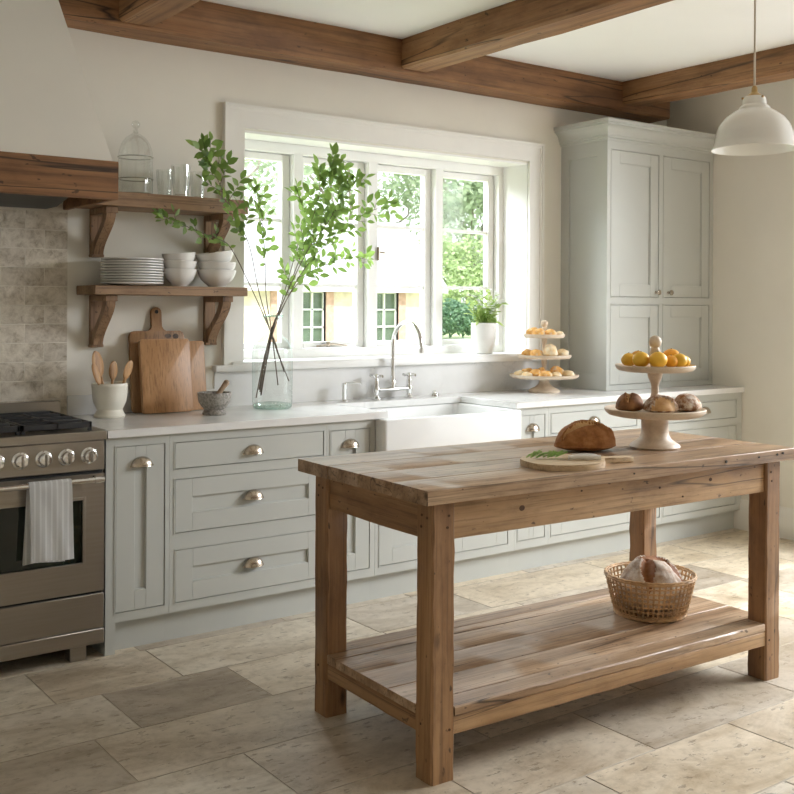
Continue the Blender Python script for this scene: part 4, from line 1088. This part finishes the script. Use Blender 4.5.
# ------------------------------------------------------------------ three-tier stand on the worktop
qx, qy = 4.405, 4.515
t = thing('tiered_stand', 'pale wooden three-tier cake stand of small buns on the worktop by the window', 'cake stand', (qx, qy, CT))
c = (qx, qy, CT)
obj('foot', MB().lathe([(0, 0), (.092, 0), (.095, .008), (.088, .016), (.055, .030), (.034, .048), (.028, .066), (.034, .082), (0, .082)], c, 40), 'palewood', t)
plates = ((.088, .205), (.205, .160), (.328, .122))
for z, r_ in plates: obj('plate', MB().lathe([(0, z-.006), (r_*.5, z-.006), (r_*.93, z-.004), (r_, z+.006), (r_+.001, z+.018), (r_-.006, z+.018), (r_*.90, z+.010), (0, z+.008)], c, 52), 'palewood', t)
obj('column', MB().lathe([(0, .095), (.018, .095), (.014, .12), (.012, .15), (.017, .18), (.018, .20), (0, .20)], c, 24), 'palewood', t)
obj('column', MB().lathe([(0, .212), (.018, .212), (.014, .24), (.012, .27), (.016, .30), (.018, .323), (0, .323)], c, 24), 'palewood', t)
obj('finial', MB().lathe([(0, .335), (.016, .335), (.013, .355), (.013, .375), (.017, .382), (.013, .39), (.019, .398), (.022, .410), (.019, .423), (0, .431)], c, 24), 'palewood', t)
vd2 = V((.702, .712)); rd2 = V((.712, -.702))
def bun(tier, right, toward, r_, h, mat, label, seed, el=1.25, rot=0):
    z = CT+plates[tier][0]+.0105; q = V((qx, qy))+rd2*right-vd2*toward
    o = obj('bun', loaf_mb((q.x, q.y, z), r_*el, r_, h, rot-.78, seed, (), nu=24, nv=14, lump=.16), [mat, mat])
    tag(o, label, 'bun', 'buns on the three-tier cake stand')
B_ = [(0, -.145, .045, .031, .030, 'bunpale', 'pale bun at the far left of the bottom tier'), (0, -.100, -.005, .034, .044, 'bun', 'golden bun behind the pale one, left on the bottom tier'),
      (0, -.100, .110, .027, .026, 'bunpale', 'flat pale bun at the front left of the bottom tier'), (0, -.050, .085, .031, .045, 'bun', 'golden bun left of the middle on the bottom tier'),
      (0, .010, .140, .033, .036, 'bun', 'glossy bun at the very front of the bottom tier'), (0, -.015, .036, .027, .050, 'bun', 'tall golden bun hugging the column on the bottom tier'),
      (0, .068, .120, .029, .030, 'bunpale', 'small pale bun at the front right of the bottom tier'), (0, .075, .030, .040, .058, 'bun', 'big brown-topped bun on the right of the bottom tier'),
      (0, .140, .045, .031, .036, 'bunpale', 'long pale bun at the far right of the bottom tier'),
      (1, -.098, .02, .032, .040, 'bun', 'golden bun at the far left of the middle tier'), (1, -.045, .085, .032, .044, 'bun', 'golden bun left of the column on the middle tier'),
      (1, .037, .075, .043, .074, 'bunpale', 'tallest round bun at the front of the middle tier'), (1, .105, .025, .033, .044, 'bunpale', 'pale bun at the far right of the middle tier'),
      (2, -.067, .01, .034, .046, 'bun', 'plump golden bun at the left of the top tier'), (2, -.030, .060, .031, .044, 'bun', 'darker golden bun at the front left of the top tier'),
      (2, .037, .052, .032, .038, 'bun', 'golden bun right of the finial on the top tier'), (2, .090, .01, .021, .026, 'bunpale', 'small pale bun at the right rim of the top tier')]
for i, (ti, a, b, r_, h, m_, lb) in enumerate(B_): bun(ti, a, b, r_, h, m_, lb, 30+i, 1.0 if h > .07 else 1.2)

# ------------------------------------------------------------------ basket with loaf on the lower shelf
bx, by, bz = 3.262, 2.742, .2205
t = thing('wicker_basket', 'round open-weave wicker basket holding a floured loaf on the table shelf', 'basket', (bx, by, bz))
def br(z): k = z/.155; return .134+.040*k**.8
mb = MB(); nw = 48
for i in range(nw):
    a = 2*PI*i/nw
    for da in (-.0125, .0125): mb.tube([(bx+br(z)*math.cos(a+da), by+br(z)*math.sin(a+da), bz+z) for z in (.006, .04, .08, .12, .152)], .0021, 5, False)
obj('upright', mb, 'wicker', t)
mb = MB(); zs = [.018, .037, .056, .075, .094, .113, .132]
for kz, z in enumerate(zs):
    for s in (0, 1):
        pts = []
        for i in range(nw*2+1):
            a = 2*PI*i/(nw*2); o = .0030*math.cos(PI*(i+kz+s)+0)*1
            rr_ = br(z)+o; pts.append((bx+rr_*math.cos(a), by+rr_*math.sin(a), bz+z+(.0018 if s else -.0018)))
        mb.tube(pts, .0021, 5, False)
obj('weave', mb, 'wicker', t)
mb = MB()
for z, r0, th in ((.005, .138, .0048), (.0105, .138, .004), (.150, br(.15)+.002, .005), (.157, br(.15)+.001, .0045), (.153, br(.15)-.006, .0035)):
    pts = [(bx+(r0+.0016*math.sin(i*2.2+z*99))*math.cos(2*PI*i/90), by+(r0+.0016*math.sin(i*2.2+z*99))*math.sin(2*PI*i/90), bz+z+.0013*math.cos(i*2.2)) for i in range(91)]
    mb.tube(pts, th, 7, False)
obj('rim', mb, 'wicker', t)
mb = MB()
for i in range(15):
    x = -.12+.24*i/14; h = math.sqrt(max(0, .132**2-x*x)); mb.tube([(bx+x, by-h, bz+.005), (bx+x, by+h, bz+.005)], .0025, 5); mb.tube([(bx-h, by+x, bz+.008), (bx+h, by+x, bz+.008)], .0025, 5)
obj('base', mb, 'wicker', t)
mb = loaf_mb((bx+.006, by+.002, bz+.0125), .140, .128, .208, math.radians(-35), 21, ((-.25, -.85, -.15, -.10, .22, .07), (-.30, .05, .45, -.05, .26, .08), (.35, -.05, .88, -.30, .22, .07), (-.1, .3, .4, .5, .16, .05)), nu=110, nv=70, lump=.05, ear=.05)
tag(obj('bread_loaf', mb, ['floured', 'rusticcut']), 'large flour-dusted dark loaf with torn crust in the wicker basket', 'bread')

# ------------------------------------------------------------------ pendant lamp
lx, ly, lz = 3.655, 2.55, 2.068
t = thing('pendant_lamp', 'white domed pendant lamp with brass fitting hanging over the table', 'lamp', (lx, ly, lz))
k_ = .166
obj('lamp_shade', MB().lathe([(k_, 0), (k_*1.012, .003), (k_*.965, .018), (k_*.94, .03), (k_*.90, .065), (k_*.82, .100), (k_*.68, .130), (k_*.50, .152), (k_*.38, .162), (k_*.365, .170), (k_*.33, .176), (k_*.285, .182), (k_*.27, .205), (k_*.235, .215), (k_*.22, .213), (k_*.25, .203), (k_*.27, .18), (k_*.36, .160), (k_*.49, .147), (k_*.665, .126), (k_*.80, .097), (k_*.88, .063), (k_*.92, .03), (k_*.945, .018), (k_, 0)], (lx, ly, lz), 64), 'shade', t)
fx_ = obj('lamp_holder', MB().lathe([(0, .20), (.034, .204), (.035, .214), (.031, .220), (.020, .226), (.013, .233), (.011, .250), (.007, .258), (0, .258)], (lx, ly, lz), 28), 'brass', t)
mb = MB()
for a in (.3, .3+2*PI/3, .3+4*PI/3):
    mb.tube([(lx+.034*math.cos(a), ly+.034*math.sin(a), lz+.208), (lx+.046*math.cos(a), ly+.046*math.sin(a), lz+.208)], [.003, .003], 8); mb.lathe([(0, -.004), (.005, -.004), (.005, .004), (0, .004)], (lx+.046*math.cos(a), ly+.046*math.sin(a), lz+.208), 8)
obj('thumb_screw', mb, 'brass', fx_)
obj('cord', MB().tube([(lx, ly, lz+.250), (lx+.001, ly, lz+.5), (lx, ly, ZC-.02)], .0042, 8), 'cord', t)
obj('ceiling_rose', MB().lathe([(0, ZC-lz-.03), (.03, ZC-lz-.03), (.05, ZC-lz-.012), (.052, ZC-lz-.0005), (0, ZC-lz-.0005)], (lx, ly, lz), 24), 'brass', t)
obj('bulb', MB().lathe([(0, .035), (.018, .042), (.029, .062), (.029, .08), (.017, .11), (.014, .14), (.014, .19), (0, .19)], (lx, ly, lz), 24), 'bulb', t)

# ------------------------------------------------------------------ garden and cottage outside
mb = MB(); rows = []
for j in range(14):
    y = 5.3+j*4.2; rows.append([(x, y, -.35+max(0, min(1, (y-7)/13))*1.05+.05*noise.noise(V((x*.3, y*.3, 0)))) for x in [-14+i*4.5 for i in range(16)]])
mb.loops(rows)
o = obj('garden_lawn', mb, 'lawn', kind='structure')
t = thing('cottage', 'pale stone cottage with leaded windows seen through the window', 'building', (8, 18, -.3))
mb = MB(); CY = 16.0; ze = 1.74
wins = ((9.15, 10.13), (10.92, 11.76)); wz0, wz1 = .72, 1.68
xs = [2, wins[0][0], wins[0][1], wins[1][0], wins[1][1], 12.35]
for i, (a, b) in enumerate(zip(xs, xs[1:])):
    if i in (1, 3): mb.box(a, b, CY, CY+.4, -.4, wz0); mb.box(a, b, CY, CY+.4, wz1, ze)
    else: mb.box(a, b, CY, CY+.4, -.4, ze)
mb.box(2, 2.4, CY+.4, 18.6, -.4, ze); mb.prism([(CY+.4, -.4), (18.6, -.4), (18.6, ze), (17.2, 2.95), (CY+.4, ze+.3)], 0, 11.95, 12.345)
obj('wall', mb, 'stone', t)
mb = MB(); mb.prism([(CY-.25, ze-.06), (CY-.25, ze+.05), (17.2, 3.12), (18.8, ze+.05), (18.8, ze-.06), (17.2, 3.0)], 0, 1.8, 12.78)
obj('roof', mb, 'slate', t)
for a, b in wins:
    mb = MB(); J = .16
    mb.box(a-J, a, CY-.03, CY+.2, wz0-.06, wz1+.03); mb.box(b, b+J, CY-.03, CY+.2, wz0-.06, wz1+.03); mb.box(a-J, b+J, CY-.05, CY+.2, wz0-.10, wz0)
    f = obj('window_surround', mb, 'brickred', t)
    obj('window', MB().box(a, b, CY+.10, CY+.12, wz0, wz1), 'cotglass', f)
    mb = MB(); n = 4 if b-a > .9 else 3
    for i in range(n+1): x = a+(b-a)*i/n; mb.box(x-.018, x+.018, CY+.06, CY+.10, wz0, wz1)
    for i in range(4): z = wz0+(wz1-wz0)*i/3; mb.box(a, b, CY+.06, CY+.10, z-.015, z+.015)
    obj('glazing_bar', mb, 'white', f)
def tree(name, label, x, y, z0, blobs, n, ls, mat, trunk, seed, cat='tree'):
    r = random.Random(seed); t = thing(name, label, cat, (x, y, z0), 0, 'trees and bushes in the garden')
    mb = MB()
    if trunk:
        for k in range(trunk[0]):
            bl = blobs[k % len(blobs)]; e = V((x+bl[0], y+bl[1], z0+bl[2]))
            p = [V((x, y, z0)), V((x+.1*k-.15, y, z0+bl[2]*.45)), (V((x, y, z0+bl[2]*.5))+e)/2+V((r.uniform(-.2, .2), 0, .2)), e, e+V((r.uniform(-.6, .6), 0, bl[3]*.6))]
            S = spline(p, 4); mb.tube(S, [trunk[1]*(1-.85*i/len(S)) for i in range(len(S))], 7)
        obj('trunk', mb, 'bark', t)
    fo = MB(); tot = sum(b[3]**2 for b in blobs)
    for (dx, dy, dz, R_) in blobs:
        for i in range(int(n*R_**2/tot)):
            d = V((r.gauss(0, 1), r.gauss(0, 1), r.gauss(0, 1))).normalized()*R_*r.uniform(.45, 1)**.5*(1+.25*noise.noise(V((dx+i*.13, dz, seed))))
            p = V((x+dx, y+dy, z0+dz))+V((d.x, d.y, d.z*.85))
            ld = V((r.uniform(-1, 1), r.uniform(-1, 1), r.uniform(-.8, .6))).normalized(); s = ld.orthogonal().normalized(); s = s*math.cos(i)+ld.cross(s)*math.sin(i)
            q = [fo.v(p), fo.v(p+ld*ls*.5+s*ls*.28), fo.v(p+ld*ls), fo.v(p+ld*ls*.5-s*ls*.28)]; fo.face(q)
    obj('foliage', fo, mat, t)
tree('garden_tree', 'airy tree with bare limbs rising behind the cottage roof', 16.9, 25.5, .6, [(-.6, 0, 4.2, 1.5), (1.0, .3, 5.0, 1.6), (-2.0, 0, 5.2, 1.4), (.2, 0, 6.6, 1.6), (2.2, 0, 3.6, 1.3)], 2600, .22, 'treeleaf', (5, .07), 71)
tree('garden_tree', 'airy tree behind the left end of the cottage', 10.5, 24, .6, [(-1.5, 0, 4.0, 1.5), (.6, .3, 4.6, 1.6), (2.6, 0, 4.4, 1.5), (-3.0, 0, 4.6, 1.4)], 2400, .22, 'treeleaf', (4, .08), 72)
tree('garden_tree', 'bushy tree beyond the lawn in the rightmost casement', 20.4, 24.0, .6, [(0, 0, 3.3, 1.5), (-1.2, 0, 4.6, 1.5), (1.4, 0, 4.8, 1.6), (-.2, 0, 6.2, 1.5)], 6500, .24, 'treeleaf', (3, .12), 73)
tree('garden_bush', 'pale green bush in the middle of the rightmost casement', 18.9, 22.4, .6, [(0, 0, 1.2, .95), (-1.1, 0, 1.5, .85), (1.1, 0, 1.3, .9), (.2, 0, 2.1, .8), (-.9, .2, 2.3, .6)], 6500, .15, 'bushleaf', None, 74, 'bush')
tree('garden_bush', 'dark green bush low at the lawn edge', 16.35, 20.0, .55, [(0, 0, .62, .50), (.6, 0, .55, .45), (-.5, .1, .6, .4)], 3000, .12, 'darkleaf', None, 75, 'bush')

# ------------------------------------------------------------------ light
def area(name, loc, rot, sx, sy, e, col=(1, 1, 1)):
    l = bpy.data.lights.new(name, 'AREA'); l.shape = 'RECTANGLE'; l.size = sx; l.size_y = sy; l.energy = e; l.color = col
    o = bpy.data.objects.new(name, l); C.objects.link(o); o.location = loc; o.rotation_euler = rot; return o
area('daylight_garden_doors', (XR+1.25, 1.55, 3.0), V((-3.6, .65, -2.3)).to_track_quat('-Z', 'Y').to_euler(), 2.8, 2.0, 620, (.92, .96, 1))
area('daylight_main_window', (2.3, 6.9, 3.7), V((1.1, -2.6, -1.9)).to_track_quat('-Z', 'Y').to_euler(), 3.4, 2.0, 500, (.94, .97, 1))
sun = bpy.data.lights.new('sun', 'SUN'); sun.energy = 4; sun.angle = math.radians(3); sun.color = (1, .98, .94)
so = bpy.data.objects.new('sun', sun); C.objects.link(so); so.location = (0, 0, 10)
so.rotation_euler = V((.45, .75, -.8)).to_track_quat('-Z', 'Y').to_euler()
wd = bpy.data.worlds.new('sky'); bpy.context.scene.world = wd; wd.use_nodes = True
nt = wd.node_tree; bg = nt.nodes['Background']
tc = nt.nodes.new('ShaderNodeTexCoord'); sp = nt.nodes.new('ShaderNodeSeparateXYZ'); nt.links.new(tc.outputs['Generated'], sp.inputs[0])
rp = nt.nodes.new('ShaderNodeValToRGB'); rp.color_ramp.elements[0].position = .0; rp.color_ramp.elements[0].color = (.97, .985, 1, 1); rp.color_ramp.elements[1].position = .6; rp.color_ramp.elements[1].color = (.78, .88, 1, 1)
nt.links.new(sp.outputs[2], rp.inputs[0]); nt.links.new(rp.outputs[0], bg.inputs[0]); bg.inputs[1].default_value = 2.1

# ------------------------------------------------------------------ camera
cam = bpy.data.cameras.new('camera'); co = bpy.data.objects.new('camera', cam); C.objects.link(co)
f_ = 1044/794; cam.sensor_width = 36; cam.lens = 36*f_; cam.shift_y = -(397-306)/794; cam.clip_start = .05; cam.clip_end = 200
yaw, roll = math.radians(36.25), math.radians(.3)
F = V((math.sin(yaw), math.cos(yaw), 0)); R0 = V((math.cos(yaw), -math.sin(yaw), 0)); U0 = V((0, 0, 1))
Rv = R0*math.cos(roll)+U0*math.sin(roll); Uv = -R0*math.sin(roll)+U0*math.cos(roll)
m = Matrix(((Rv.x, Uv.x, -F.x, 0), (Rv.y, Uv.y, -F.y, 0), (Rv.z, Uv.z, -F.z, 1.43), (0, 0, 0, 1)))
co.matrix_world = m
sc = bpy.context.scene; sc.camera = co
vs = sc.view_settings; vs.view_transform = 'Standard'; vs.look = 'None'; vs.gamma = 1; vs.use_curve_mapping = False; vs.exposure = 0.2
cy_ = sc.cycles; cy_.max_bounces = 10; cy_.diffuse_bounces = 6; cy_.transparent_max_bounces = 24; cy_.use_denoising = True; cy_.sample_clamp_indirect = 8; cy_.caustics_reflective = False; cy_.caustics_refractive = False
